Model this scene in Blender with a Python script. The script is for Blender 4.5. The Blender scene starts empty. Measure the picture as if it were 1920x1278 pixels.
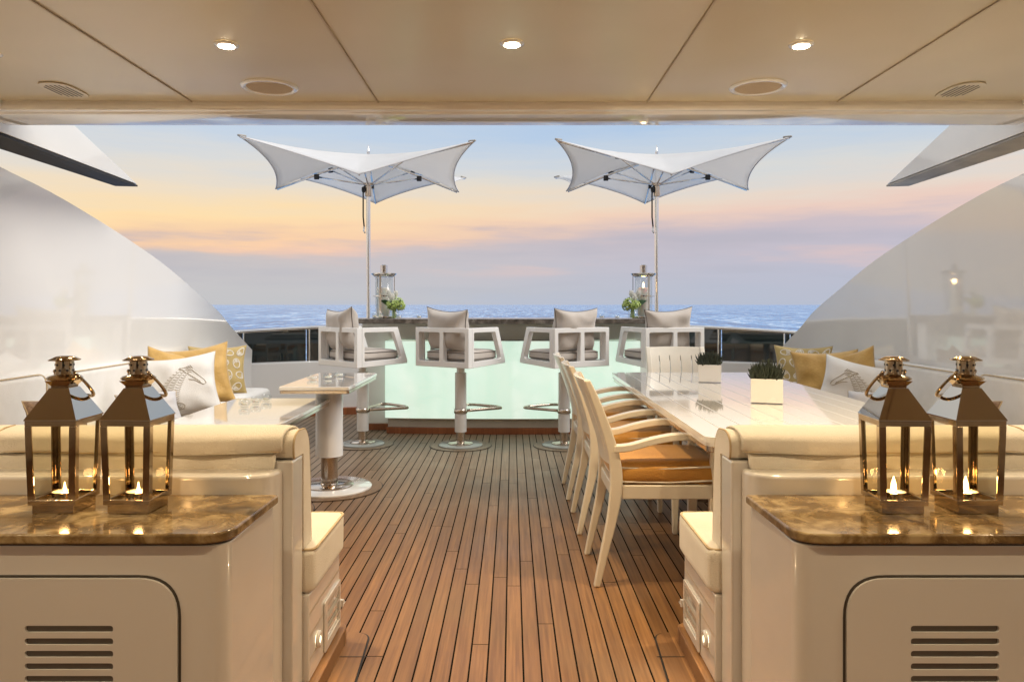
import bpy, bmesh, math, random
from mathutils import Vector, Matrix, noise
from mathutils.geometry import tessellate_polygon
R = math.radians
PI = math.pi
random.seed(4)
S = bpy.context.scene
COL = S.collection

# ------------------------------------------------------------------ camera
cam_d = bpy.data.cameras.new('camera'); cam = bpy.data.objects.new('camera', cam_d); COL.objects.link(cam)
cam.location = (0, 0, 1.25); cam.rotation_euler = (R(90), 0, 0)
cam_d.sensor_width = 36; cam_d.lens = 26.25; cam_d.shift_y = -0.0354; cam_d.clip_start = .05; cam_d.clip_end = 60000
S.camera = cam
S.view_settings.view_transform = 'Standard'; S.view_settings.look = 'None'
S.view_settings.gamma = 1; S.view_settings.exposure = 0.0
S.cycles.use_denoising = True
S.cycles.max_bounces = 10; S.cycles.diffuse_bounces = 6; S.cycles.transparent_max_bounces = 16
S.cycles.sample_clamp_indirect = 6; S.cycles.caustics_reflective = False; S.cycles.caustics_refractive = False

def lin(c):
    return tuple(((x/255)/12.92 if x/255 <= .04045 else ((x/255+.055)/1.055)**2.4) for x in c) + (1,)

# ------------------------------------------------------------------ dusk sky (world)
W = bpy.data.worlds.new("World"); S.world = W; W.use_nodes = True
nt = W.node_tree; nt.nodes.clear()
def N(nt, t, **kw):
    n = nt.nodes.new(t)
    for k, v in kw.items(): setattr(n, k, v)
    return n
def link(nt, a, b): nt.links.new(a, b)
def math_node(nt, op, a, b=None, clamp=False):
    m = N(nt, 'ShaderNodeMath', operation=op); m.use_clamp = clamp
    for i, v in enumerate((a, b)):
        if v is None: continue
        if isinstance(v, (int, float)): m.inputs[i].default_value = v
        else: link(nt, v, m.inputs[i])
    return m.outputs[0]
def ramp(nt, fac, stops, interp='LINEAR'):
    r = N(nt, 'ShaderNodeValToRGB'); r.color_ramp.interpolation = interp
    e = r.color_ramp.elements
    while len(e) > 1: e.remove(e[-1])
    e[0].position = stops[0][0]; e[0].color = stops[0][1]
    for p, c in stops[1:]:
        k = e.new(p); k.color = c
    link(nt, fac, r.inputs[0]); return r.outputs[0]
def mixc(nt, fac, a, b, mode='MIX'):
    m = N(nt, 'ShaderNodeMix', data_type='RGBA', blend_type=mode)
    for sock, v in ((m.inputs[0], fac), (m.inputs[6], a), (m.inputs[7], b)):
        if isinstance(v, (int, float)): sock.default_value = v
        elif isinstance(v, tuple): sock.default_value = v
        else: link(nt, v, sock)
    return m.outputs[2]
tc = N(nt, 'ShaderNodeTexCoord')
sep = N(nt, 'ShaderNodeSeparateXYZ'); link(nt, tc.outputs['Generated'], sep.inputs[0])
mp = N(nt, 'ShaderNodeMapping'); mp.inputs['Scale'].default_value = (2.2, 2.2, 20)
link(nt, tc.outputs['Generated'], mp.inputs[0])
nz = N(nt, 'ShaderNodeTexNoise'); nz.inputs['Scale'].default_value = 1.6; nz.inputs['Detail'].default_value = 6; nz.inputs['Roughness'].default_value = .52
link(nt, mp.outputs[0], nz.inputs['Vector'])
mp2 = N(nt, 'ShaderNodeMapping'); mp2.inputs['Scale'].default_value = (1, 1, 9)
link(nt, tc.outputs['Generated'], mp2.inputs[0])
nz2 = N(nt, 'ShaderNodeTexNoise'); nz2.inputs['Scale'].default_value = 3.6; nz2.inputs['Detail'].default_value = 9; nz2.inputs['Roughness'].default_value = .58
link(nt, mp2.outputs[0], nz2.inputs['Vector'])
off = math_node(nt, 'MULTIPLY', math_node(nt, 'SUBTRACT', nz2.outputs[0], .5), .075)
z1 = math_node(nt, 'ADD', sep.outputs[2], off)
tilt = math_node(nt, 'MULTIPLY', sep.outputs[0], .03)
z2 = math_node(nt, 'SUBTRACT', z1, tilt)
warm = ramp(nt, z2, [(0, lin((190, 195, 206))), (.015, lin((197, 197, 199))), (.045, lin((201, 198, 199))), (.076, lin((204, 195, 194))),
    (.086, lin((236, 202, 178))), (.094, lin((255, 212, 168))), (.121, lin((255, 224, 174))), (.156, lin((240, 223, 198))), (.19, lin((221, 220, 217))), (.225, lin((198, 213, 230))), (.34, lin((215, 222, 232))), (.5, lin((245, 246, 248))), (1, lin((252, 252, 252)))])
cool = ramp(nt, z2, [(0, lin((184, 191, 208))), (.03, lin((189, 191, 207))), (.07, lin((197, 190, 202))), (.09, lin((208, 193, 198))), (.108, lin((236, 206, 193))),
    (.128, lin((232, 216, 203))), (.16, lin((216, 217, 216))), (.2, lin((190, 208, 228))), (.235, lin((168, 197, 231))), (.34, lin((200, 212, 230))), (.5, lin((240, 243, 248))), (1, lin((252, 252, 252)))])
az = N(nt, 'ShaderNodeMapRange'); az.inputs[1].default_value = -.45; az.inputs[2].default_value = .42; az.interpolation_type = 'SMOOTHSTEP'
link(nt, sep.outputs[0], az.inputs[0])
sky = mixc(nt, az.outputs[0], warm, cool)
# thin lit streaks in the bank of cloud
band = ramp(nt, sep.outputs[2], [(.0, (0, 0, 0, 1)), (.03, (0, 0, 0, 1)), (.05, (1, 1, 1, 1)), (.085, (1, 1, 1, 1)), (.11, (0, 0, 0, 1))])
st = ramp(nt, nz.outputs[0], [(.55, (0, 0, 0, 1)), (.72, (1, 1, 1, 1))])
stm = math_node(nt, 'MULTIPLY', math_node(nt, 'MULTIPLY', band, st), .45)
sky = mixc(nt, stm, sky, lin((250, 205, 185)))
dk = ramp(nt, nz.outputs[0], [(.36, (1, 1, 1, 1)), (.52, (0, 0, 0, 1))])
sky = mixc(nt, math_node(nt, 'MULTIPLY', math_node(nt, 'MULTIPLY', ramp(nt, z1, [(.0, (0,)*3+(1,)), (.03, (.7,)*3+(1,)), (.075, (1, 1, 1, 1)), (.10, (0,)*3+(1,))]), dk), .45), sky, lin((180, 178, 190)))
below = ramp(nt, sep.outputs[2], [(0.0, (1, 1, 1, 1)), (.0001, (1, 1, 1, 1))])
bg = N(nt, 'ShaderNodeBackground'); bg.inputs[1].default_value = 1.0
link(nt, sky, bg.inputs[0])
wo = N(nt, 'ShaderNodeOutputWorld'); link(nt, bg.outputs[0], wo.inputs[0])

# ------------------------------------------------------------------ low soft sun, from starboard
sd = bpy.data.lights.new('sun', 'SUN'); sd.energy = 3.1; sd.angle = R(34); sd.color = (1, .95, .88)
sun = bpy.data.objects.new('sun', sd); COL.objects.link(sun)
sun.rotation_euler = Vector((-.64, .15, -.66)).to_track_quat('-Z', 'Y').to_euler()

# ------------------------------------------------------------------ materials
def M(name, color=(.8, .8, .8), rough=.5, metal=0, coat=0, spec=.5, **kw):
    m = bpy.data.materials.new(name); m.use_nodes = True
    b = m.node_tree.nodes['Principled BSDF']
    b.inputs['Base Color'].default_value = tuple(color[:3]) + (1,)
    b.inputs['Roughness'].default_value = rough; b.inputs['Metallic'].default_value = metal
    b.inputs['Coat Weight'].default_value = coat; b.inputs['Coat Roughness'].default_value = .04
    b.inputs['Specular IOR Level'].default_value = spec
    for k, v in kw.items(): b.inputs[k.replace('_', ' ')].default_value = v
    return m
def vary(m, c1, c2, scale=5, detail=5, lo=.35, hi=.65, bump=0, bscale=None, stretch=(1, 1, 1), rvar=None):
    t = m.node_tree; b = t.nodes['Principled BSDF']
    tcn = N(t, 'ShaderNodeTexCoord'); mpn = N(t, 'ShaderNodeMapping'); mpn.inputs['Scale'].default_value = stretch
    link(t, tcn.outputs['Object'], mpn.inputs[0])
    n1 = N(t, 'ShaderNodeTexNoise'); n1.inputs['Scale'].default_value = scale; n1.inputs['Detail'].default_value = detail
    link(t, mpn.outputs[0], n1.inputs['Vector'])
    link(t, ramp(t, n1.outputs[0], [(lo, tuple(c1) + (1,)), (hi, tuple(c2) + (1,))]), b.inputs['Base Color'])
    if rvar:
        link(t, ramp(t, n1.outputs[0], [(lo, (rvar[0],)*3 + (1,)), (hi, (rvar[1],)*3 + (1,))]), b.inputs['Roughness'])
    if bump:
        n2 = N(t, 'ShaderNodeTexNoise'); n2.inputs['Scale'].default_value = bscale or scale*8; n2.inputs['Detail'].default_value = 4
        link(t, mpn.outputs[0], n2.inputs['Vector'])
        bp = N(t, 'ShaderNodeBump'); bp.inputs['Strength'].default_value = bump; bp.inputs['Distance'].default_value = .01
        link(t, n2.outputs[0], bp.inputs['Height']); link(t, bp.outputs[0], b.inputs['Normal'])
    return m
gel = vary(M('white_gelcoat', (.8, .78, .75), .16, coat=1, Coat_IOR=1.6), (.755, .74, .715), (.80, .785, .76), 1.5, 3, rvar=(.1, .2), bump=.05, bscale=5)
ceilm = vary(M('ceiling_paint', (.78, .70, .54), .2), (.55, .48, .345), (.60, .525, .385), .9, 3, rvar=(.18, .26))
whitepaint = vary(M('white_lacquer', (.8, .8, .79), .22, coat=.3), (.78, .775, .765), (.81, .805, .80), 3, 3, rvar=(.17, .28))
creamwood = vary(M('cream_lacquered_wood', (.78, .72, .62), .28, coat=.2), (.74, .68, .575), (.79, .735, .63), 7, 4, stretch=(1, 1, .2))
tabletop = vary(M('white_gloss_tabletop', (.8, .79, .77), .07, coat=1), (.78, .77, .755), (.81, .80, .785), 2, 2)
groove = M('dark_groove', (.06, .05, .04), .6)
seam = M('ceiling_seam', (.40, .33, .24), .6)
fabric = vary(M('cream_fabric', (.80, .75, .65), .85, Sheen_Weight=.3), (.76, .71, .61), (.82, .775, .68), 6, 5, bump=.35, bscale=260)
whitefab = vary(M('white_fabric', (.8, .78, .74), .85, Sheen_Weight=.3), (.76, .74, .70), (.81, .79, .76), 9, 5, bump=.3, bscale=220)
pipingm = vary(M('tan_piping', (.55, .43, .27), .8), (.50, .38, .23), (.60, .47, .30), 30, 2)
gold = vary(M('gold_fabric', (.62, .42, .15), .6, Sheen_Weight=.2), (.50, .29, .07), (.66, .41, .12), 7, 5, bump=.35, bscale=60)
goldflat = vary(M('gold_print_fabric', (.50, .37, .14), .75), (.46, .335, .125), (.54, .40, .165), 12, 4, bump=.25, bscale=200)
orange = vary(M('amber_seat_fabric', (.60, .31, .08), .7, Sheen_Weight=.25), (.48, .225, .04), (.58, .29, .055), 5, 5, bump=.25, bscale=120)
taupe = vary(M('taupe_fabric', (.42, .37, .33), .85, Sheen_Weight=.3), (.40, .35, .31), (.50, .45, .405), 4, 5, bump=.3, bscale=120)
taupedk = M('taupe_piping', (.12, .10, .085), .8)
thread = M('embroidery_thread', (.40, .34, .26), .8)
whitethread = M('white_thread', (.78, .73, .64), .8)
greycush = vary(M('pearl_grey_fabric', (.62, .61, .62), .7), (.58, .57, .58), (.66, .65, .66), 5, 4, bump=.2, bscale=100)
browncush = vary(M('brown_weave_fabric', (.25, .17, .12), .85), (.2, .13, .09), (.34, .24, .17), 60, 3, bump=.4, bscale=300)
chrome = M('polished_steel', (.82, .80, .77), .07, 1)
brushed = M('brushed_steel', (.94, .94, .94), .22, 1)
discm = vary(M('grey_base_disc', (.3, .31, .29), .25), (.26, .27, .25), (.33, .34, .32), 6, 3)
chromed = vary(M('warm_polished_steel', (.6, .52, .44), .13, 1), (.52, .44, .36), (.68, .6, .52), 6, 3)
nickel = vary(M('polished_copper_nickel', (.6, .46, .32), .10, 1), (.36, .28, .19), (.56, .46, .33), 9, 4, rvar=(.05, .15))
black = M('black_plastic', (.02, .02, .022), .4)
darkstrap = M('black_webbing', (.03, .03, .03), .8)
canvas_m = vary(M('umbrella_canvas', (.78, .78, .79), .8), (.78, .78, .79), (.83, .83, .835), 3, 4, bump=.15, bscale=180)
_t = canvas_m.node_tree; _b = _t.nodes['Principled BSDF']; _tr = N(_t, 'ShaderNodeBsdfTranslucent'); _tr.inputs[0].default_value = (.85, .84, .83, 1)
_m = N(_t, 'ShaderNodeMixShader'); _m.inputs[0].default_value = .5; link(_t, _b.outputs[0], _m.inputs[1]); link(_t, _tr.outputs[0], _m.inputs[2]); link(_t, _m.outputs[0], _t.nodes['Material Output'].inputs[0])
wax = M('candle_wax', (.85, .80, .70), .5, Subsurface_Weight=.2)
darkglass = M('dark_tinted_glass', (.008, .018, .022), .03, coat=1)
shaded_under = M('shaded_underside', (.035, .034, .036), .65, spec=.25)
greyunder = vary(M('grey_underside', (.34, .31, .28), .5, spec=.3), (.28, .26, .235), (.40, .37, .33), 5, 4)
leaf = vary(M('dark_leaf', (.03, .08, .025), .35), (.02, .055, .02), (.05, .12, .035), 30, 3)
hyd = vary(M('green_hydrangea', (.42, .55, .12), .6), (.30, .44, .08), (.58, .68, .24), 60, 3)
petal = M('white_petal', (.82, .82, .78), .5)
succ = vary(M('dark_succulent', (.03, .05, .03), .5), (.014, .020, .015), (.04, .055, .032), 80, 3)
pebble = vary(M('tan_pebbles', (.4, .26, .14), .7), (.25, .16, .09), (.5, .33, .18), 90, 2)
blackseam = M('deck_caulk', (.012, .011, .01), .55)
fasc = M('olive_grey_fascia', (.74, .73, .66), .3)
kick = vary(M('grey_kick_panel', (.6, .56, .5), .3), (.56, .52, .46), (.64, .60, .54), 4, 3)

def glass_mat(name, tint=(1, 1, 1), gl=.12):
    m = bpy.data.materials.new(name); m.use_nodes = True; t = m.node_tree; t.nodes.clear()
    tr = N(t, 'ShaderNodeBsdfTransparent'); tr.inputs[0].default_value = tuple(tint) + (1,)
    g = N(t, 'ShaderNodeBsdfGlossy'); g.inputs['Roughness'].default_value = .02
    fr = N(t, 'ShaderNodeLayerWeight'); fr.inputs[0].default_value = .5
    k = math_node(t, 'ADD', math_node(t, 'MULTIPLY', math_node(t, 'POWER', fr.outputs['Facing'], 5), .4), gl*.3, True)
    mx = N(t, 'ShaderNodeMixShader'); link(t, k, mx.inputs[0]); link(t, tr.outputs[0], mx.inputs[1]); link(t, g.outputs[0], mx.inputs[2])
    o = N(t, 'ShaderNodeOutputMaterial'); link(t, mx.outputs[0], o.inputs[0]); return m
glass = glass_mat('lantern_glass', (.93, .90, .80), .04)
clear = glass_mat('clear_glass', (.96, .97, .97), .2)
def emit(name, c, s):
    m = bpy.data.materials.new(name); m.use_nodes = True; t = m.node_tree; t.nodes.clear()
    e = N(t, 'ShaderNodeEmission'); e.inputs[0].default_value = tuple(c) + (1,); e.inputs[1].default_value = s
    o = N(t, 'ShaderNodeOutputMaterial'); link(t, e.outputs[0], o.inputs[0]); return m
flame_m = emit('flame', (1, .62, .22), 18)
lens_m = emit('lamp_lens', (1, .82, .55), 70)
steplens = emit('step_light_lens', (1, .80, .50), 6)

def teak_mat(name, planks=True, red=False):
    m = bpy.data.materials.new(name); m.use_nodes = True; t = m.node_tree; b = t.nodes['Principled BSDF']
    tcn = N(t, 'ShaderNodeTexCoord'); sp = N(t, 'ShaderNodeSeparateXYZ'); link(t, tcn.outputs['Object'], sp.inputs[0])
    px = math_node(t, 'DIVIDE', math_node(t, 'ADD', sp.outputs[0], .023), .062)
    idx = math_node(t, 'FLOOR', px); fr = math_node(t, 'SUBTRACT', px, idx)
    wn = N(t, 'ShaderNodeTexWhiteNoise', noise_dimensions='1D'); link(t, idx, wn.inputs['W'])
    ylen = 1.9
    py = math_node(t, 'ADD', math_node(t, 'DIVIDE', sp.outputs[1], ylen), math_node(t, 'MULTIPLY', wn.outputs[0], 7.3))
    iy = math_node(t, 'FLOOR', py); fy = math_node(t, 'SUBTRACT', py, iy)
    cv = N(t, 'ShaderNodeCombineXYZ'); link(t, idx, cv.inputs[0]); link(t, iy, cv.inputs[1])
    wn2 = N(t, 'ShaderNodeTexWhiteNoise', noise_dimensions='2D'); link(t, cv.outputs[0], wn2.inputs['Vector'])
    mpn = N(t, 'ShaderNodeMapping'); mpn.inputs['Scale'].default_value = (70, 2.2, 1)
    link(t, tcn.outputs['Object'], mpn.inputs[0])
    addv = N(t, 'ShaderNodeVectorMath', operation='ADD'); link(t, mpn.outputs[0], addv.inputs[0])
    sc2 = N(t, 'ShaderNodeVectorMath', operation='SCALE'); link(t, wn2.outputs['Color'], sc2.inputs[0]); sc2.inputs['Scale'].default_value = 40
    link(t, sc2.outputs[0], addv.inputs[1])
    g = N(t, 'ShaderNodeTexNoise'); g.inputs['Scale'].default_value = 1; g.inputs['Detail'].default_value = 6; g.inputs['Roughness'].default_value = .6
    link(t, addv.outputs[0], g.inputs['Vector'])
    big = N(t, 'ShaderNodeTexNoise'); big.inputs['Scale'].default_value = 2.2; big.inputs['Detail'].default_value = 5
    link(t, tcn.outputs['Object'], big.inputs['Vector'])
    if red: A, Bc = (.22, .065, .022, 1), (.34, .115, .04, 1)
    else: A, Bc = (.165, .075, .027, 1), (.345, .178, .068, 1)
    c = ramp(t, g.outputs[0], [(.3, A), (.7, Bc)])
    if not red:   # warm lamplight forward and duller daylight aft, painted into the plank colour
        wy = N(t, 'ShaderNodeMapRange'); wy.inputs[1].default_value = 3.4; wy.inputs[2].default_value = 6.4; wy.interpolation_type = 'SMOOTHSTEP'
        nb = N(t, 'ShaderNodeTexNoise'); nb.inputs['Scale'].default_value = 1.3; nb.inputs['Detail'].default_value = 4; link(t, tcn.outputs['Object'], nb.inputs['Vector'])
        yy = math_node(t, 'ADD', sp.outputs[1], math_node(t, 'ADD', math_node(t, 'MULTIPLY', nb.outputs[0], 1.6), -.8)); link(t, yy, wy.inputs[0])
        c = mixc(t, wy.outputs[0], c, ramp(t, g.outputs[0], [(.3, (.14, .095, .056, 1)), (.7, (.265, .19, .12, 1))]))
    c = mixc(t, math_node(t, 'MULTIPLY', wn2.outputs[0], .38), c, tuple(x*.62 for x in A[:3]) + (1,))
    c = mixc(t, math_node(t, 'MULTIPLY', ramp(t, big.outputs[0], [(.45, (0, 0, 0, 1)), (.68, (1, 1, 1, 1))]), .30), c, (.20, .15, .105, 1) if not red else A)
    if planks:
        e1 = math_node(t, 'LESS_THAN', fr, .05); e2 = math_node(t, 'GREATER_THAN', fr, .95)
        e3 = math_node(t, 'LESS_THAN', fy, .0022)
        mk = math_node(t, 'MAXIMUM', math_node(t, 'MAXIMUM', e1, e2), e3)
        c = mixc(t, mk, c, (.012, .011, .010, 1))
        bp = N(t, 'ShaderNodeBump'); bp.inputs['Strength'].default_value = .5; bp.inputs['Distance'].default_value = .002
        hh = math_node(t, 'SUBTRACT', math_node(t, 'MULTIPLY', g.outputs[0], .5), mk)
        link(t, hh, bp.inputs['Height']); link(t, bp.outputs[0], b.inputs['Normal'])
    link(t, c, b.inputs['Base Color'])
    rr = ramp(t, big.outputs[0], [(.35, (.38,)*3 + (1,)), (.7, (.56,)*3 + (1,))])
    if planks:
        rr = math_node(t, 'MAXIMUM', rr, mk); link(t, math_node(t, 'MULTIPLY', math_node(t, 'SUBTRACT', 1.0, mk), .5), b.inputs['Specular IOR Level'])
    link(t, rr, b.inputs['Roughness'])
    return m
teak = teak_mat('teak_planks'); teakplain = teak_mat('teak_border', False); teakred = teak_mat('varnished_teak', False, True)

def marble_mat(name, c1, c2, c3, scale):
    m = M(name, c1, .14, coat=.35, spec=.4); t = m.node_tree; b = t.nodes['Principled BSDF']
    tcn = N(t, 'ShaderNodeTexCoord')
    n0 = N(t, 'ShaderNodeTexNoise'); n0.inputs['Scale'].default_value = scale; n0.inputs['Detail'].default_value = 8; n0.inputs['Distortion'].default_value = .7; n0.inputs['Roughness'].default_value = .62
    link(t, tcn.outputs['Object'], n0.inputs['Vector'])
    c = ramp(t, n0.outputs[0], [(.3, tuple(c1) + (1,)), (.5, tuple(c2) + (1,)), (.66, tuple(c3) + (1,))])
    vo = N(t, 'ShaderNodeTexVoronoi', feature='DISTANCE_TO_EDGE'); vo.inputs['Scale'].default_value = scale*.9
    ad = N(t, 'ShaderNodeVectorMath', operation='ADD'); link(t, tcn.outputs['Object'], ad.inputs[0])
    n3 = N(t, 'ShaderNodeTexNoise'); n3.inputs['Scale'].default_value = scale*1.5; n3.inputs['Detail'].default_value = 5
    link(t, tcn.outputs['Object'], n3.inputs['Vector'])
    sc2 = N(t, 'ShaderNodeVectorMath', operation='SCALE'); link(t, n3.outputs['Color'], sc2.inputs[0]); sc2.inputs['Scale'].default_value = .35
    link(t, sc2.outputs[0], ad.inputs[1]); link(t, ad.outputs[0], vo.inputs['Vector'])
    v = ramp(t, vo.outputs['Distance'], [(0, (1, 1, 1, 1)), (.03, (0, 0, 0, 1))])
    c = mixc(t, math_node(t, 'MULTIPLY', math_node(t, 'MULTIPLY', v, ramp(t, n3.outputs[0], [(.5, (0, 0, 0, 1)), (.62, (1, 1, 1, 1))])), .45), c, tuple(min(1, x*1.5) for x in c3) + (1,))
    link(t, c, b.inputs['Base Color']); return m
marble = marble_mat('brown_marble', (.045, .026, .011), (.24, .155, .065), (.50, .38, .20), 13)
barstone = marble_mat('grey_brown_granite', (.05, .042, .035), (.12, .10, .085), (.26, .225, .19), 14)

# backlit onyx panel
onyx = bpy.data.materials.new('backlit_onyx'); onyx.use_nodes = True; t = onyx.node_tree; b = t.nodes['Principled BSDF']
tcn = N(t, 'ShaderNodeTexCoord'); n0 = N(t, 'ShaderNodeTexNoise'); n0.inputs['Scale'].default_value = 1.7; n0.inputs['Detail'].default_value = 5; n0.inputs['Distortion'].default_value = 1
link(t, tcn.outputs['Object'], n0.inputs['Vector'])
oc = ramp(t, n0.outputs[0], [(.3, lin((208, 240, 220))), (.5, lin((218, 244, 226))), (.68, lin((232, 248, 232)))])
b.inputs['Base Color'].default_value = (.5, .55, .5, 1); b.inputs['Roughness'].default_value = .08
n9 = N(t, 'ShaderNodeTexNoise'); n9.inputs['Scale'].default_value = 2.6; n9.inputs['Detail'].default_value = 9; n9.inputs['Distortion'].default_value = 2.2
link(t, tcn.outputs['Object'], n9.inputs['Vector'])
oc = mixc(t, ramp(t, n9.outputs[0], [(.47, (0, 0, 0, 1)), (.5, (.22, .22, .22, 1)), (.53, (0, 0, 0, 1))]), oc, lin((176, 214, 186)))
spx = N(t, 'ShaderNodeSeparateXYZ'); link(t, tcn.outputs['Object'], spx.inputs[0])
lb = N(t, 'ShaderNodeTexNoise', noise_dimensions='1D'); lb.inputs['Scale'].default_value = 3.2; lb.inputs['Detail'].default_value = 2; link(t, spx.outputs[0], lb.inputs['W'])
oc = mixc(t, ramp(t, lb.outputs[0], [(.42, (.45, .45, .45, 1)), (.58, (0, 0, 0, 1))]), oc, lin((190, 228, 204)))
jt = math_node(t, 'LESS_THAN', math_node(t, 'ABSOLUTE', math_node(t, 'SUBTRACT', math_node(t, 'ABSOLUTE', spx.outputs[0]), .45)), .0025)
oc = mixc(t, math_node(t, 'MULTIPLY', jt, .35), oc, lin((150, 185, 160)))
link(t, oc, b.inputs['Emission Color']); b.inputs['Emission Strength'].default_value = .80

# sea
seam_ = bpy.data.materials.new('sea_water'); seam_.use_nodes = True; t = seam_.node_tree; b = t.nodes['Principled BSDF']
tcn = N(t, 'ShaderNodeTexCoord')
def sea_noise(sx, sy, sc, det):
    mpn = N(t, 'ShaderNodeMapping'); mpn.inputs['Scale'].default_value = (sx, sy, 1); link(t, tcn.outputs['Object'], mpn.inputs[0])
    n = N(t, 'ShaderNodeTexNoise'); n.inputs['Scale'].default_value = sc; n.inputs['Detail'].default_value = det; n.inputs['Roughness'].default_value = .62
    link(t, mpn.outputs[0], n.inputs['Vector']); return n.outputs[0]
w1 = sea_noise(.22, .030, 1, 7); w2 = sea_noise(.9, .22, 1, 6); w3 = sea_noise(.02, .004, 1, 5)
h = math_node(t, 'ADD', math_node(t, 'MULTIPLY', w1, 3.0), math_node(t, 'MULTIPLY', w2, .5))
bp = N(t, 'ShaderNodeBump'); bp.inputs['Strength'].default_value = .8; bp.inputs['Distance'].default_value = 1.0
link(t, h, bp.inputs['Height']); link(t, bp.outputs[0], b.inputs['Normal'])
cc = mixc(t, .25, ramp(t, math_node(t, 'ADD', math_node(t, 'MULTIPLY', w1, .6), math_node(t, 'MULTIPLY', w2, .4)), [(.42, (.006, .045, .17, 1)), (.49, (.03, .15, .42, 1)), (.545, (.15, .36, .68, 1)), (.60, (.75, .84, .92, 1))]), ramp(t, w3, [(.35, (.06, .20, .48, 1)), (.65, (.26, .46, .72, 1))]))  # foam, plus wave sheen and whitish highlights painted into the water colour
link(t, cc, b.inputs['Base Color']); b.inputs['Roughness'].default_value = .25; b.inputs['Specular IOR Level'].default_value = .22

# ------------------------------------------------------------------ helpers
def tag(o, label=None, cat=None, group=None, kind=None):
    if label: o['label'] = label
    if cat: o['category'] = cat
    if group: o['group'] = group
    if kind: o['kind'] = kind
    return o
def thing(name, label, cat, loc=(0, 0, 0), rz=0, group=None):
    o = bpy.data.objects.new(name, None); COL.objects.link(o); o.empty_display_size = .1
    o.location = loc; o.rotation_euler = (0, 0, rz); return tag(o, label, cat, group)
def obj(name, bm, mat, parent=None, smooth=False, world=False, bevel=0, segs=2, angle=35):
    bmesh.ops.recalc_face_normals(bm, faces=bm.faces)
    me = bpy.data.meshes.new(name); bm.to_mesh(me); bm.free()
    o = bpy.data.objects.new(name, me); COL.objects.link(o); me.materials.append(mat)
    if parent:
        o.parent = parent
        if world:
            p = parent; v = Vector()
            while p: v += p.location; p = p.parent
            o.matrix_parent_inverse = Matrix.Translation(-v) if parent.type == 'EMPTY' else Matrix()
    if bevel:
        m = o.modifiers.new('bevel', 'BEVEL'); m.width = bevel; m.segments = segs; m.limit_method = 'ANGLE'; m.angle_limit = R(angle)
        m.harden_normals = True
    if smooth or bevel:
        for p in me.polygons: p.use_smooth = True
        if bevel or smooth == 'auto':
            try:
                me.set_sharp_from_angle(angle=R(40))
            except Exception: pass
    return o
B = bmesh.new
def box(bm, x0, x1, y0, y1, z0, z1):
    if x0 > x1: x0, x1 = x1, x0
    v = [bm.verts.new((x, y, z)) for z in (z0, z1) for y in (y0, y1) for x in (x0, x1)]
    for f in ((0, 1, 3, 2), (4, 6, 7, 5), (0, 4, 5, 1), (2, 3, 7, 6), (0, 2, 6, 4), (1, 5, 7, 3)):
        bm.faces.new([v[i] for i in f])
    return bm
def lathe(bm, prof, c=(0, 0, 0), n=32, cap=True):
    rings = []
    for r, z in prof:
        rings.append([bm.verts.new((c[0]+r*math.cos(2*PI*i/n), c[1]+r*math.sin(2*PI*i/n), c[2]+z)) for i in range(n)])
    for a, b_ in zip(rings, rings[1:]):
        for i in range(n):
            bm.faces.new((a[i], a[(i+1) % n], b_[(i+1) % n], b_[i]))
    if cap:
        bm.faces.new(rings[0]); bm.faces.new(rings[-1])
    return bm
def tube(bm, pts, r, n=8, closed=False, cap=True):
    pts = [Vector(p) for p in pts]; rings = []; L = len(pts)
    up = Vector((0, 0, 1)); prev = None
    for i, p in enumerate(pts):
        if closed: d = pts[(i+1) % L]-pts[i-1]
        else: d = pts[min(i+1, L-1)]-pts[max(i-1, 0)]
        if d.length < 1e-9: d = Vector((0, 0, 1))
        d.normalize()
        if prev is None:
            a = d.cross(up)
            if a.length < .1: a = d.cross(Vector((1, 0, 0)))
        else:
            a = prev - d*prev.dot(d)
            if a.length < 1e-4: a = d.cross(Vector((1, 0, 0)))
        a.normalize(); b_ = d.cross(a); prev = a
        rr = r[i] if isinstance(r, (list, tuple)) else r
        rings.append([bm.verts.new(p + a*rr*math.cos(2*PI*k/n) + b_*rr*math.sin(2*PI*k/n)) for k in range(n)])
    pairs = list(zip(rings, rings[1:])) + ([(rings[-1], rings[0])] if closed else [])
    for A_, B_ in pairs:
        for k in range(n): bm.faces.new((A_[k], A_[(k+1) % n], B_[(k+1) % n], B_[k]))
    if cap and not closed:
        bm.faces.new(rings[0]); bm.faces.new(rings[-1])
    return bm
def rnd(pts, r, n=5):
    """round polygon corners; r number or list"""
    out = []; L = len(pts)
    for i, p in enumerate(pts):
        rr = r[i] if isinstance(r, (list, tuple)) else r
        p = Vector(p); a = Vector(pts[i-1]); c = Vector(pts[(i+1) % L])
        if rr <= 0: out.append(tuple(p)); continue
        u = (a-p); v = (c-p); rr = min(rr, u.length*.49, v.length*.49); u.normalize(); v.normalize()
        A = p+u*rr; C = p+v*rr
        for k in range(n+1):
            s = k/n; q = A*(1-s)**2 + p*2*s*(1-s) + C*s*s; out.append(tuple(q))
    return out
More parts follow.
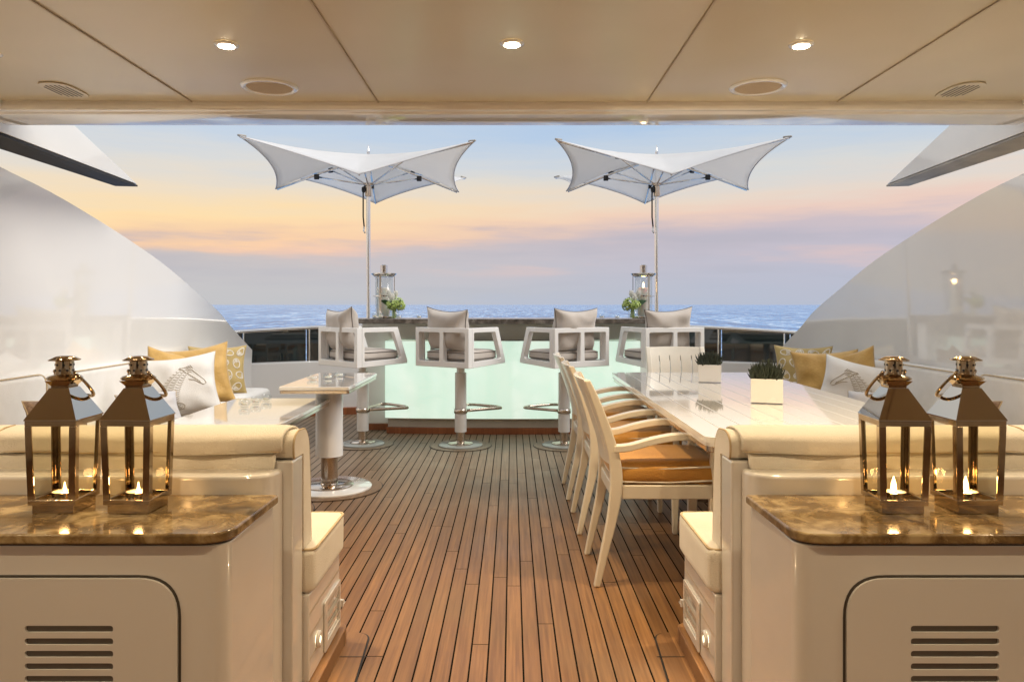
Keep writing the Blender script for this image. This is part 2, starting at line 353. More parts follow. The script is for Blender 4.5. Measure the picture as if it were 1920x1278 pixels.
def prism(bm, outer, t0, t1, axis='z', holes=()):
    """extrude outline (with holes) from t0 to t1 along axis; outline coords are the two remaining axes in order"""
    def P(a, b_, t_):
        return {'x': (t_, a, b_), 'y': (a, t_, b_), 'z': (a, b_, t_)}[axis]
    loops = [outer] + list(holes)
    tris = tessellate_polygon([[Vector((a, b_, 0)) for a, b_ in lp] for lp in loops])
    flat = [p for lp in loops for p in lp]
    lo = [bm.verts.new(P(a, b_, t0)) for a, b_ in flat]; hi = [bm.verts.new(P(a, b_, t1)) for a, b_ in flat]
    if not holes:
        bm.faces.new(lo); bm.faces.new(hi)
    else:
        for tr in tris:
            for vs in (lo, hi):
                try: bm.faces.new([vs[i] for i in tr])
                except ValueError: pass
    k = 0
    for lp in loops:
        n = len(lp)
        for i in range(n):
            a, b_ = k+i, k+(i+1) % n
            bm.faces.new((lo[a], lo[b_], hi[b_], hi[a]))
        k += n
    return bm
def wbox(name, mat, parent, *a, bevel=.006, segs=3):
    bm = B(); box(bm, *a); return obj(name, bm, mat, parent, world=True, bevel=bevel, segs=segs)
def softbox(bm, x0, x1, y0, y1, z0, z1, r=.04, n=10, puff=.012, seed=0, e=4.0):
    """upholstered block: superellipsoid-edged box"""
    cx, cy, cz = (x0+x1)/2, (y0+y1)/2, (z0+z1)/2; hx, hy, hz = abs(x1-x0)/2, (y1-y0)/2, (z1-z0)/2
    t_ = bmesh.new(); bmesh.ops.create_cube(t_, size=2)
    bmesh.ops.subdivide_edges(t_, edges=t_.edges, cuts=n, use_grid_fill=True)
    vm = {}
    for v in t_.verts:
        p = v.co
        q = []
        for c_, h_ in zip(p, (hx, hy, hz)):
            # crowd vertices towards the edges
            s = math.sin(c_*PI/2); q.append(s*h_)
        q = Vector(q)
        rr = min(r, hx*.95, hy*.95, hz*.95)
        inner = Vector((max(-hx+rr, min(hx-rr, q.x)), max(-hy+rr, min(hy-rr, q.y)), max(-hz+rr, min(hz-rr, q.z))))
        d = q-inner
        if d.length > 1e-8: q = inner + d.normalized()*rr if d.length > rr*.999 or sum(abs(abs(a)-1) < 1e-6 for a in p) > 0 else q
        # puff faces out in the middle
        fx, fy, fz = 1-abs(p.x)**4, 1-abs(p.y)**4, 1-abs(p.z)**4
        if abs(p.z) > .999: q.z += math.copysign(puff*fx*fy, p.z)
        if abs(p.y) > .999: q.y += math.copysign(puff*fx*fz, p.y)
        if abs(p.x) > .999: q.x += math.copysign(puff*fy*fz*.6, p.x)
        nn = noise.noise(Vector((q.x*3+seed, q.y*3, q.z*3)))*.006
        q += q.normalized()*nn
        vm[v] = bm.verts.new((cx+q.x, cy+q.y, cz+q.z))
    for f in t_.faces: bm.faces.new([vm[v] for v in f.verts])
    t_.free(); return bm
def copy_tree(o, parent=None):
    c = o.copy(); COL.objects.link(c)
    if parent: c.parent = parent
    for ch in list(o.children): copy_tree(ch, c)
    return c

# ------------------------------------------------------------------ setting: sea, deck, ceiling
bm = B(); n = 96
lathe(bm, [(1, 0), (30, 0), (300, 0), (3000, 0), (45000, 0)], (0, 0, -5.5), n, cap=False)
bm.faces.new([v for v in bm.verts][:n])
tag(obj('sea', bm, seam_), kind='structure')

curve = [(-3.75, 6.9), (-3.4, 7.55), (-2.9, 8.05), (-2.3, 8.40), (-1.5, 8.62), (-.75, 8.70)]
curve = curve + [(0, 8.72)] + [(-x, y) for x, y in reversed(curve)]
def smooth_curve(pts, k=6):
    out = []
    for i in range(len(pts)-1):
        p0 = Vector(pts[max(i-1, 0)]); p1 = Vector(pts[i]); p2 = Vector(pts[i+1]); p3 = Vector(pts[min(i+2, len(pts)-1)])
        for j in range(k):
            s = j/k
            out.append(tuple(.5*((2*p1)+(-p0+p2)*s+(2*p0-5*p1+4*p2-p3)*s*s+(-p0+3*p1-3*p2+p3)*s**3)))
    out.append(pts[-1]); return out
CUR = smooth_curve(curve)
bm = B()
outl = [(-3.9, -4), (3.9, -4), (3.9, 6.9)] + [(x, y+.04) for x, y in reversed(CUR)] + [(-3.9, 6.9)]
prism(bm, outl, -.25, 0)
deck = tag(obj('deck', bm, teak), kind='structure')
def ring_inlay(x, y, r_out):
    bm = B(); lathe(bm, [(r_out, .001), (r_out, .003), (.02, .003)], (x, y, 0), 56, cap=False); obj('caulk_line', bm, blackseam, deck)
    bm = B(); lathe(bm, [(r_out-.006, .002), (r_out-.006, .006), (.02, .006)], (x, y, 0), 56, cap=False); obj('border_ring', bm, teakplain, deck)

# ceiling slab with rounded aft beam, seams
ceil = None
bm = B()
box(bm, -2.62, 2.62, -3.2, 3.87, 2.30, 2.62)
ceil = tag(obj('ceiling', bm, ceilm), kind='structure')
prof = rnd([(3.87, 2.64), (3.87, 2.285), (3.885, 2.262), (3.91, 2.262), (3.93, 2.25), (4.17, 2.245), (4.22, 2.29), (4.22, 2.64)], [0, .012, .01, .008, .02, .05, .05, 0], 6)
bm = B()
# slightly bowed in plan: ends a little lower/closer
xs = [-2.78+i*5.56/24 for i in range(25)]
rings = []
for x in xs:
    k = (x/2.78)**2
    rings.append([bm.verts.new((x, y-.03*k, z-.008*k if z < 2.5 else z)) for y, z in prof])
for a, b_ in zip(rings, rings[1:]):
    for i in range(len(prof)): bm.faces.new((a[i], a[(i+1) % len(prof)], b_[(i+1) % len(prof)], b_[i]))
bm.faces.new(rings[0]); bm.faces.new(rings[-1])
beamm = vary(M('gloss_beam_paint', (.72, .68, .62), .06, coat=1), (.70, .66, .60), (.74, .70, .64), 2, 2)
obj('aft_beam', bm, beamm, ceil, smooth='auto')
for s in (-1, 1):
    bm = B(); prism(bm, rnd([(s*2.62, 2.64), (s*2.62, 2.27), (s*2.64, 2.25), (s*2.76, 2.25), (s*2.80, 2.29), (s*2.80, 2.64)], [0, .01, .01, .03, .03, 0]), -3.2, 3.83, 'y')
    obj('side_rim', bm, gel, ceil, smooth='auto')
    # outboard fin tapering aft
    bm = B()
    prism(bm, [(1.0, 2.22), (4.0, 2.205), (5.62, 2.155), (4.80, 2.41), (4.2, 2.62), (1.0, 2.7)], s*2.82, s*2.92, 'x')
    for v in bm.verts:
        if abs(v.co.x) > 2.9 and v.co.z < 2.3 and v.co.y > 5: v.co.y -= .02
    obj('side_fin', bm, gel, ceil, bevel=.004)
    bm = B(); prism(bm, [(1.0, s*2.825), (5.60, s*2.825), (5.55, s*2.975), (1.0, s*2.99)], 2.0, 2.004)
    for v in bm.verts:
        y = v.co.y; base = 2.215-(max(0, y-4.0)/1.62)*.05-.006 if y > 4 else 2.213
        v.co = Vector((v.co.y, y, v.co.z)) if False else v.co
    bm.free(); bm = B()
    P4 = [(s*2.82, 1.0, 2.214), (s*2.82, 4.0, 2.199), (s*2.82, 5.625, 2.150), (s*2.975, 5.60, 2.150), (s*2.985, 4.2, 2.196), (s*2.99, 1.0, 2.214)]
    top = [bm.verts.new(p) for p in P4]; bot = [bm.verts.new((x, y, z-.012)) for x, y, z in P4]
    bm.faces.new(top); bm.faces.new(bot)
    for i in range(6): bm.faces.new((top[i], top[(i+1) % 6], bot[(i+1) % 6], bot[i]))
    obj('fin_underside', bm, shaded_under if s < 0 else greyunder, ceil)  # shade under the white fins painted as colour, darker on the left
for x in (-1.655, -.695, .70, 1.68):
    bm = B(); box(bm, x-.004, x+.004, -3.2, 3.868, 2.294, 2.2975); obj('panel_seam', bm, seam, ceil)
# saloon bulkhead and side bulkheads behind the camera
wb = thing('saloon_bulkhead', 'cream bulkhead closing the covered deck behind the viewer', 'wall', (0, -3.1, 0))
wbox('wall_panel', gel, wb, -3.6, 3.6, -3.2, -3.08, 0, 2.295)
bm = B(); box(bm, -1.1, 1.1, -3.078, -3.05, .02, 2.05); obj('door_glass', bm, darkglass, wb, world=True, bevel=.004)

# ------------------------------------------------------------------ ceiling fittings
def spot_light(x, y, label, k=1.0):
    t_ = thing('downlight', label, 'ceiling light', (x, y, 2.30), 0, 'recessed downlights in the ceiling')
    bm = B(); lathe(bm, [(.026, -.004), (.030, -.010), (.047, -.006), (.049, -.001)], n=32, cap=False); obj('trim_ring', bm, gel, t_, True)
    bm = B(); lathe(bm, [(.031, -.0105), (.025, -.012), (.001, -.013)], n=24, cap=False); obj('lens', bm, lens_m, t_)
    l = bpy.data.lights.new('downlight_lamp', 'AREA'); l.shape = 'DISK'; l.size = .05; l.energy = 13.5*k; l.color = (1, .76, .46); l.spread = R(125)
    lo = bpy.data.objects.new('downlight_lamp', l); COL.objects.link(lo); lo.parent = t_; lo.location = (0, 0, -.014)
for x, y, k, lb in ((-1.153, 3.015, 1, 'lit recessed downlight on the left ceiling panel beside the left speaker'), (0, 3.0, 1, 'lit recessed downlight in the middle of the ceiling'),
        (1.168, 3.015, 1, 'lit recessed downlight on the right ceiling panel beside the right speaker'), (-2.185, 3.12, 1, 'dim downlight cut by the left picture edge'), (2.185, 3.08, 1, 'dim downlight cut by the right picture edge')):
    spot_light(x, y, lb, k)
for y in (1.2, -.6, -2.2):  # rows out of view, added to fill the foreground with warm light
    for x in (-2.1, -.72, .72, 2.1):
        nm = {1.2: 'second', -.6: 'third', -2.2: 'hindmost'}[y]
        spot_light(x, y, 'added fill downlight of the %s row, %s %s side' % (nm, 'outer' if abs(x) > 1 else 'inner', 'left' if x < 0 else 'right'), {1.2: .5, -.6: .28, -2.2: .25}[y])
for s, x, lb in ((-1, -1.17, 'oval flush ceiling speaker near the left middle seam'), (1, 1.187, 'oval flush ceiling speaker near the right middle seam')):
    t_ = thing('ceiling_speaker', lb, 'speaker', (x, 3.605, 2.30), 0, 'flush speakers in the ceiling')
    bm = B(); lathe(bm, [(.108, -.004), (.112, -.009), (.130, -.008), (.136, -.001)], n=48, cap=False); obj('rim', bm, gel, t_, True)
    bm = B(); lathe(bm, [(.108, -.004), (.09, -.0065), (.001, -.0075)], n=48, cap=False)
    obj('grille', bm, vary(M('speaker_cloth', (.45, .36, .26), .8), (.42, .33, .23), (.48, .38, .27), 300, 2, bump=.4, bscale=600), t_, True)
for s, lb in ((-1, 'slotted oval air vent in the far left ceiling panel'), (1, 'slotted oval air vent in the far right ceiling panel')):
    t_ = thing('ceiling_vent', lb, 'vent', (s*2.19, 3.65, 2.30), 0, 'air vents in the ceiling')
    ol = [(math.copysign(abs(math.cos(a))**.7, math.cos(a))*.078, math.copysign(abs(math.sin(a))**.7, math.sin(a))*.135) for a in [2*PI*i/40 for i in range(40)]]
    bm = B(); prism(bm, ol, -.007, -.0008); obj('frame', bm, ceilm, t_, bevel=.002)
    for k in (-2.5, -1.5, -.5, .5, 1.5, 2.5):
        bm = B(); w = .12 if abs(k) < 2 else .09
        prism(bm, rnd([(k*.021-.003, -w*.8), (k*.021+.003, -w*.8), (k*.021+.003, w*.8), (k*.021-.003, w*.8)], .0028), -.0085, -.0066)
        obj('slot', bm, groove, t_)

# ------------------------------------------------------------------ side walls (curved fashion plates)
def side_wall(s, label):
    t_ = thing('side_wall', label, 'wall', (s*3.2, 5, 0))
    prof = [(2.2, 2.9), (3.4, 2.48), (4.4, 2.20), (4.67, 2.115), (5.10, 2.02), (5.57, 1.885), (6.0, 1.745), (6.4, 1.60), (6.85, 1.40), (7.3, 1.19), (7.55, 1.03), (7.8, .885), (8.0, .77)]
    pr = smooth_curve(prof, 4)
    def X(y):
        if y < 4.6: return 3.30
        return 3.30-(min(y, 8.2)-4.6)/3.3*.42
    bm = B(); rows = []
    for y, z in [(-3.2, 2.9)] + pr:
        col = []
        for j in range(9):
            f = j/8; zz = .02+(z-.02)*f
            bulge = .012*math.sin(PI*f)
            col.append(bm.verts.new((s*(X(y)+bulge), y, zz)))
        rows.append(col)
    for a, b_ in zip(rows, rows[1:]):
        for j in range(8): bm.faces.new((a[j], b_[j], b_[j+1], a[j+1]))
    o = obj('panel', bm, wallm, t_, True, world=True)
    m = o.modifiers.new('solid', 'SOLIDIFY'); m.thickness = .09; m.offset = s
    e = o.modifiers.new('split', 'EDGE_SPLIT'); e.split_angle = R(40)
    return t_
wallm = vary(M('gloss_side_paint', (.78, .76, .73), .3, coat=1, spec=.3, Coat_IOR=2.1), (.76, .74, .71), (.79, .77, .74), .8, 2, bump=.06, bscale=2.2)
side_wall(-1, 'curved white gloss side wall sweeping down on the left')
side_wall(1, 'curved gloss side wall on the right carrying reflections of the deck')

# ------------------------------------------------------------------ bulwark with tinted glass rail
bw = thing('stern_bulwark', 'curved cream stern bulwark with dark tinted glass and steel rail', 'railing', (0, 8.7, 0))
def sweep(bm, path, prof, closed_prof=True):
    rings = []
    for i, p in enumerate(path):
        a = Vector(path[max(i-1, 0)]); b_ = Vector(path[min(i+1, len(path)-1)]); d = (b_-a).normalized(); nrm = Vector((-d.y, d.x))
        rings.append([bm.verts.new((p[0]+nrm.x*o_, p[1]+nrm.y*o_, z if not callable(z) else z(p))) for o_, z in prof])
    L = len(prof)
    for a, b_ in zip(rings, rings[1:]):
        for k in range(L if closed_prof else L-1): bm.faces.new((a[k], a[(k+1) % L], b_[(k+1) % L], b_[k]))
    bm.faces.new(rings[0]); bm.faces.new(rings[-1]); return bm
def railz(p): return 1.035-.075*(abs(p[0])/2.85)**2
bm = B(); sweep(bm, CUR, [(0, .09), (0, .60), (.02, .612), (.16, .612), (.18, .6), (.18, -.3)][:1]+[(0, .60), (.02, .612), (.16, .612), (.18, .6), (.18, -.3), (.0, -.3)]); obj('bulwark_wall', bm, gel, bw, 'auto', world=True)
bm = B(); sweep(bm, CUR, [(-.03, .001), (-.03, .075), (-.001, .08), (-.001, .001)]); obj('plinth', bm, teakred, bw, world=True)
posts = []
acc = 0; last = None; L_ = []
for p in CUR:
    if last: acc += (Vector(p)-last).length
    last = Vector(p); L_.append(acc)
def at_len(l):
    for i in range(1, len(CUR)):
        if L_[i] >= l:
            f = (l-L_[i-1])/(L_[i]-L_[i-1]); return Vector(CUR[i-1]).lerp(Vector(CUR[i]), f)
    return Vector(CUR[-1])
half = L_[-1]/2
pl = [half+k for k in (-4.1, -3.06, -2.34, -1.55, -.78, 0, .78, 1.55, 2.38, 3.1, 4.1)]
for a, b_ in zip(pl, pl[1:]):
    seg = [at_len(a+.003+(b_-a-.006)*k/6) for k in range(7)]
    bm = B(); sweep(bm, [tuple(q) for q in seg], [(.085, .613), (.085, lambda p: railz(p)-.02), (.097, lambda p: railz(p)-.02), (.097, .613)])
    obj('glass_panel', bm, darkglass, bw, 'auto', world=True)
for a in pl:
    q = at_len(a); bm = B(); lathe(bm, [(.013, .612), (.013, railz(q)-.01)], (q.x, q.y+.09, 0), 12); obj('post', bm, chrome, bw, 'auto', world=True)
bm = B(); tube(bm, [(q.x, q.y+.09, railz(q)) for q in [at_len(half+k*.1) for k in range(-42, 43)]], .02, 10); obj('handrail', bm, chrome, bw, True, world=True)

# ------------------------------------------------------------------ bar
bar = thing('bar_counter', 'long bar with glowing pale green onyx front and stone top', 'bar', (0, 7.4, 0))
def arc(xa, xb, ymid, bow, n=24):
    return [(xa+(xb-xa)*i/n, ymid+bow*(((xa+(xb-xa)*i/n))/1.5)**2) for i in range(n+1)]
def arcslab(name, mat, xa, xb, ymid, bow, yback, z0, z1, bevel=.003, **k):
    bm = B(); prism(bm, arc(xa, xb, ymid, bow)+[(xb, yback), (xa, yback)], z0, z1); return obj(name, bm, mat, bar, world=True, bevel=bevel)
arcslab('stone_top', barstone, -1.56, 1.56, 6.98, .10, 7.60, 1.068, 1.118, .008)
arcslab('fascia', fasc, -1.21, 1.21, 7.27, .10, 7.46, .905, 1.066)
arcslab('light_panel', onyx, -1.232, 1.245, 7.18, .10, 7.44, .152, .90)
arcslab('steel_trim', chromed, -1.225, 1.238, 7.19, .10, 7.4, .144, .1515, 0)
arcslab('shelf_trim', chromed, -1.235, 1.248, 7.175, .10, 7.3, .9005, .9045, 0)
arcslab('kick_panel', kick, -1.21, 1.21, 7.22, .10, 7.44, .06, .1435)
arcslab('plinth', teakred, -1.22, 1.22, 7.195, .10, 7.44, .001, .059)
for s in (-1, 1):
    bm = B(); box(bm, s*1.215, s*1.50, 7.465, 7.59, .06, 1.066); obj('side_panel', bm, gel, bar, world=True, bevel=.01, segs=3)
    bm = B(); box(bm, s*1.222, s*1.51, 7.452, 7.59, .001, .059); obj('side_plinth', bm, teakred, bar, world=True, bevel=.003)
bm = B(); box(bm, -1.21, 1.21, 7.47, 7.585, .06, 1.065); obj('back_panel', bm, gel, bar, world=True)

# ------------------------------------------------------------------ bar stools
def make_pillow(w, h, th, n=20, seed=0, ear=.05, wr=.010):
    """square scatter cushion in the local XZ plane, base at z=0, front towards -Y"""
    bm = B(); F = {}
    def surf(u, v, side):
        e = (1-u**4)*(1-v**4)
        t_ = side*th/2*max(0, e)**.55
        x = u*w/2*(1-ear*(1-v*v)*abs(u)**2); z = v*h/2*(1-ear*(1-u*u)*abs(v)**2)
        wv = noise.noise(Vector((x*9+seed, z*9, side*2)))*wr*(1-max(abs(u), abs(v))**6)
        r_ = max(abs(u), abs(v)); crease = math.sin((math.atan2(v, u))*9+seed)*wr*.5*r_**3*(1-r_**8)
        return Vector((x, t_+side*(wv+crease), z+h/2))
    g = {}
    for side in (-1, 1):
        for i in range(n+1):
            for j in range(n+1):
                edge = i in (0, n) or j in (0, n)
                if side == 1 and edge: g[(1, i, j)] = g[(-1, i, j)]; continue
                u = math.sin((i/n*2-1)*PI/2); v = math.sin((j/n*2-1)*PI/2)
                g[(side, i, j)] = bm.verts.new(surf(u, v, side))
        for i in range(n):
            for j in range(n):
                bm.faces.new((g[(side, i, j)], g[(side, i+1, j)], g[(side, i+1, j+1)], g[(side, i, j+1)]))
    return bm, surf
def pillow_piping(surf, r=.004):
    pts = []
    for k in range(20): pts.append(surf(-1+k/10, -1, 1))
    for k in range(20): pts.append(surf(1, -1+k/10, 1))
    for k in range(20): pts.append(surf(1-k/10, 1, 1))
    for k in range(20): pts.append(surf(-1, 1-k/10, 1))
    bm = B(); tube(bm, pts, r, 6, closed=True); return bm

def make_stool(theta, loc, label, pil_dx, pil_rz, seed):
    t_ = thing('bar_stool', label, 'bar stool', loc, 0, 'bar stools along the bar')
    bm = B(); lathe(bm, [(.195, .0065), (.195, .014), (.185, .02), (.02, .02)], n=48, cap=False); obj('base_disc', bm, discm, t_, 'auto')
    bm = B(); lathe(bm, [(.112, .0205), (.112, .028), (.10, .036), (.045, .040), (.040, .045), (.040, .125)], n=40); obj('chrome_foot', bm, chromed, t_, 'auto')
    bm = B(); lathe(bm, [(.052, .126), (.053, .13), (.0515, .645), (.047, .65), (.036, .651), (.036, .715)], n=36); obj('column', bm, whitepaint, t_, 'auto')
    rot = Matrix.Rotation(-theta, 4, 'Z')
    bm = B()
    lathe(bm, [(.054, .290), (.060, .292), (.060, .328), (.054, .330)], n=28, cap=False)
    loop = [(-.045, .04), (-.10, .16), (-.185, .33), (-.17, .37), (-.10, .395), (.10, .395), (.17, .37), (.185, .33), (.10, .16), (.045, .04)]
    tube(bm, [(x, y, .312) for x, y in smooth_curve(loop, 3)], .014, 8)
    bm.transform(rot); obj('footrest', bm, chromed, t_, True)
    # frame
    W_, L = .293, .27
    bm = B(); m_ = .045
    ol = [(-W_, .715), (W_, .715), (W_, 1.052), (-W_, 1.052)]
    hs = []
    for a, b_ in ((-W_+.038, -.02), (.02, W_-.038)):
        hs.append(rnd([(a+.004, .765), (b_-.006, .765), (b_, 1.012), (a, 1.012)], .014, 3))
    prism(bm, ol, -L, -L+.052, 'y', hs)
    for s in (-1, 1):
        ol = [(-L+.0522, .715), (L, .73), (L+.005, .75), (.165, 1.052), (-L+.0522, 1.052)]
        hl = rnd([(-L+.080, .765), (L-.06, .775), (.118, 1.012), (-L+.078, 1.012)], [.014, .03, .012, .014], 4)
        prism(bm, ol, s*(W_-.046), s*W_, 'x', [hl])
    box(bm, -W_+.047, W_-.047, -L+.0525, L-.01, .722, .75)
    bm.transform(rot); fo = obj('frame', bm, whitepaint, t_)
    bv = fo.modifiers.new('bevel', 'BEVEL'); bv.width = .003; bv.segments = 1; bv.limit_method = 'ANGLE'; bv.angle_limit = R(50)
    bm = B(); softbox(bm, -.235, .235, -.20, .225, .768, .848, .03, 9, .008, seed)
    bm.transform(rot); cu = obj('seat_cushion', bm, taupe, t_, True)
    bm = B()
    for zz in (.782, .836):
        tube(bm, [(x, y, zz) for x, y in rnd([(-.236, -.203), (.236, -.203), (.236, .228), (-.236, .228)], .04, 5)], .0035, 6, closed=True)
    bm.transform(rot); obj('piping', bm, taupedk, cu, True)
    bm, surf = make_pillow(.49, .39, .19, 22, seed, .17, .024)
    pm = rot @ Matrix.Translation((pil_dx, -.125, .835)) @ Matrix.Rotation(pil_rz, 4, 'Z') @ Matrix.Rotation(R(9), 4, 'X') @ Matrix.Rotation(R((seed*37) % 9-4), 4, 'Y')
    bm.transform(pm); bp_ = obj('back_pillow', bm, taupe, t_, True)
    bm = pillow_piping(surf); bm.transform(pm); obj('piping', bm, taupedk, bp_, True)
    return t_
ST = [(R(43), (-1.335, 6.68, 0), 'first bar stool from the left, turned toward the right, behind the tall side table', -.07, R(-8), 1),
      (R(34), (-.455, 6.62, 0), 'second bar stool from the left, standing alone before the glowing onyx', -.02, R(-6), 7),
      (R(-32), (.462, 6.62, 0), 'third bar stool from the left, partly behind the row of dining chair backs', -.01, R(4), 13),
      (R(-20), (1.315, 6.68, 0), 'rightmost bar stool, standing behind the slatted chair at the table head', .0, R(2), 19)]
for th, loc, lb, dx, rz, sd_ in ST:
    make_stool(th, loc, lb, dx, rz, sd_); ring_inlay(loc[0], loc[1], .275)

# ------------------------------------------------------------------ umbrellas
def make_umbrella(loc, rz, label, extra):
    t_ = thing('umbrella', label, 'umbrella', loc, rz, 'white sail umbrellas behind the bar')
    bm = B(); lathe(bm, [(.12, .001), (.12, .02), (.03, .03), (.03, .12), (.0225, .121), (.0225, 2.80)], n=24); obj('pole', bm, brushed, t_, 'auto')
    bm = B(); lathe(bm, [(.013, 2.80), (.016, 2.815), (.016, 2.835), (.009, 2.85), (.004, 2.895)], n=16); obj('finial', bm, chrome, t_, 'auto')
    bm = B(); lathe(bm, [(.024, 2.36), (.033, 2.365), (.033, 2.47), (.045, 2.475), (.045, 2.50), (.024, 2.505)], n=24, cap=False); obj('runner_hub', bm, chromed, t_, 'auto')
    C0 = Vector((0, 0, 2.80)); rim = []
    tips = []
    for k in range(8):
        a = R(45*k)
        if k % 2 == 0: tips.append(Vector((math.cos(a)*.93, math.sin(a)*.98, 2.43)))
        else: tips.append(Vector((math.cos(a)*1.475, math.sin(a)*1.42, 2.745)))
    n1, n2 = 12, 14
    for k in range(8):
        A, B_ = tips[k], tips[(k+1) % 8]; c = (A+B_)/2
        c = Vector((c.x*.78, c.y*.78, c.z+.012))
        for i in range(n1):
            s = i/n1; rim.append(A*(1-s)**2+c*2*s*(1-s)+B_*s*s)
    bm = B(); rings = [[bm.verts.new(C0)]]
    for j in range(1, n2+1):
        f = j/n2; ring = []
        for i, p in enumerate(rim):
            q = C0.lerp(p, f)
            high = (p.z-2.43)/.315
            q.z -= .035*math.sin(PI*f)*max(0, high) - .02*math.sin(PI*f)*(1-max(0, min(1, high)))
            ring.append(bm.verts.new(q))
        rings.append(ring)
    L = len(rim)
    for i in range(L): bm.faces.new((rings[0][0], rings[1][i], rings[1][(i+1) % L]))
    for j in range(1, n2):
        for i in range(L): bm.faces.new((rings[j][i], rings[j+1][i], rings[j+1][(i+1) % L], rings[j][(i+1) % L]))
    o = obj('canopy', bm, canvas_m, t_, True); m = o.modifiers.new('solid', 'SOLIDIFY'); m.thickness = .004
    bm = B(); tube(bm, [p-Vector((0, 0, .004)) for p in rim], .006, 6, closed=True); obj('hem', bm, greycush, o, True)
    for k in range(8):
        tp = tips[k]; z = -.045 if k % 2 else -.02
        f = .985 if k % 2 == 0 else .99
        mid = C0.lerp(tp, .5) + Vector((0, 0, -.05 if k % 2 else 0))
        rb = obj('rib', tube(B(), [C0+Vector((0, 0, -.04)), mid+Vector((0, 0, z*.7)), C0.lerp(tp, f)+Vector((0, 0, -.012))], .011, 8), chrome, t_, True)
        hub = Vector((tp.x, tp.y, 0)).normalized()*.04+Vector((0, 0, 2.487))
        f2 = .56 if k % 2 == 0 else .42
        jt = C0.lerp(tp, f2)+Vector((0, 0, -.035 if k % 2 == 0 else -.075))
        obj('strut', tube(B(), [hub, jt], .008, 8), chrome, t_, True)
        bm = B(); bmesh.ops.create_cube(bm, size=1); bm.transform(Matrix.Translation(jt) @ Matrix.Rotation(math.atan2(tp.y, tp.x), 4, 'Z') @ Matrix.Diagonal((.05, .03, .055, 1))); obj('joint', bm, black, t_, bevel=.006)
    for k in (1, 3, 5, 7):
        tp = tips[k]; bm = B(); d = (tp-C0).normalized()
        tube(bm, [tp-d*.07, tp-d*.03, tp+d*.008], [.011, .011, .009], 8); obj('corner_pocket', bm, greyunder, o, True)
    q = [(-.035, -.02, 2.47), (-.05, -.02, 2.40), (-.05, -.02, 2.15), (-.04, -.02, 2.05)]
    bm = B(); tube(bm, q, .008, 6); lathe(bm, [(.014, 2.40), (.02, 2.42), (.02, 2.45), (.01, 2.46)], (-.045, -.03, 0), 10); obj('crank_strap', bm, darkstrap, t_, True)
    bm = B(); tube(bm, [(-.04, -.02, 2.05), (-.045, -.02, 2.01), (-.03, -.02, 1.985)], .009, 6); obj('hook', bm, chrome, t_, True)
    return t_
make_umbrella((-1.482, 7.70, 0), R(6), 'white canvas umbrella rising at the left end of the bar', 0)
make_umbrella((1.492, 7.70, 0), R(-3), 'white canvas umbrella rising at the right end of the bar', 1)

# ------------------------------------------------------------------ things on the bar
def hurricane(loc, label, lit):
    t_ = thing('hurricane_lantern', label, 'lantern', loc, R(20) if not lit else R(50), 'tall round lanterns on the bar')
    bm = B(); lathe(bm, [(.105, 0), (.115, .006), (.115, .018), (.09, .024)], n=40); obj('base', bm, chrome, t_, 'auto')
    bm = B(); lathe(bm, [(.085, .025), (.085, .40), (.082, .40), (.082, .03)], n=40, cap=False); obj('glass_cylinder', bm, clear, t_, True)
    bm = B(); lathe(bm, [(.09, .402), (.122, .428), (.124, .436), (.05, .442), (.036, .445), (.036, .515), (.03, .52)], n=40); obj('cap', bm, chrome, t_, 'auto')
    for k in range(3):
        a = 2*PI*k/3; bm = B(); box(bm, .098, .104, -.009, .009, .018, .43); bm.transform(Matrix.Rotation(a, 4, 'Z')); obj('upright', bm, chrome, t_)
    bm = B(); lathe(bm, [(.104, .21), (.107, .21), (.107, .222), (.104, .222), (.104, .21)], n=40, cap=False); obj('band', bm, chrome, t_, 'auto')
    bm = B(); lathe(bm, [(.055, .026), (.056, .29), (.05, .297), (.02, .29)], n=32); c = obj('candle', bm, wax, t_, 'auto')
    if lit:
        bm = B(); lathe(bm, [(.002, .296), (.010, .31), (.008, .33), (.001, .352)], n=12); obj('flame', bm, flame_m, c, True)
        l = bpy.data.lights.new('candle_glow', 'POINT'); l.energy = .7; l.color = (1, .6, .25); l.shadow_soft_size = .02
        lo = bpy.data.objects.new('candle_glow', l); COL.objects.link(lo); lo.parent = t_; lo.location = (0, 0, .335)
hurricane((-1.252, 7.30, 1.118), 'tall round steel and glass lantern with unlit candle, left end of the bar', False)
hurricane((1.285, 7.30, 1.118), 'tall round steel and glass lantern with lit candle, right end of the bar', True)
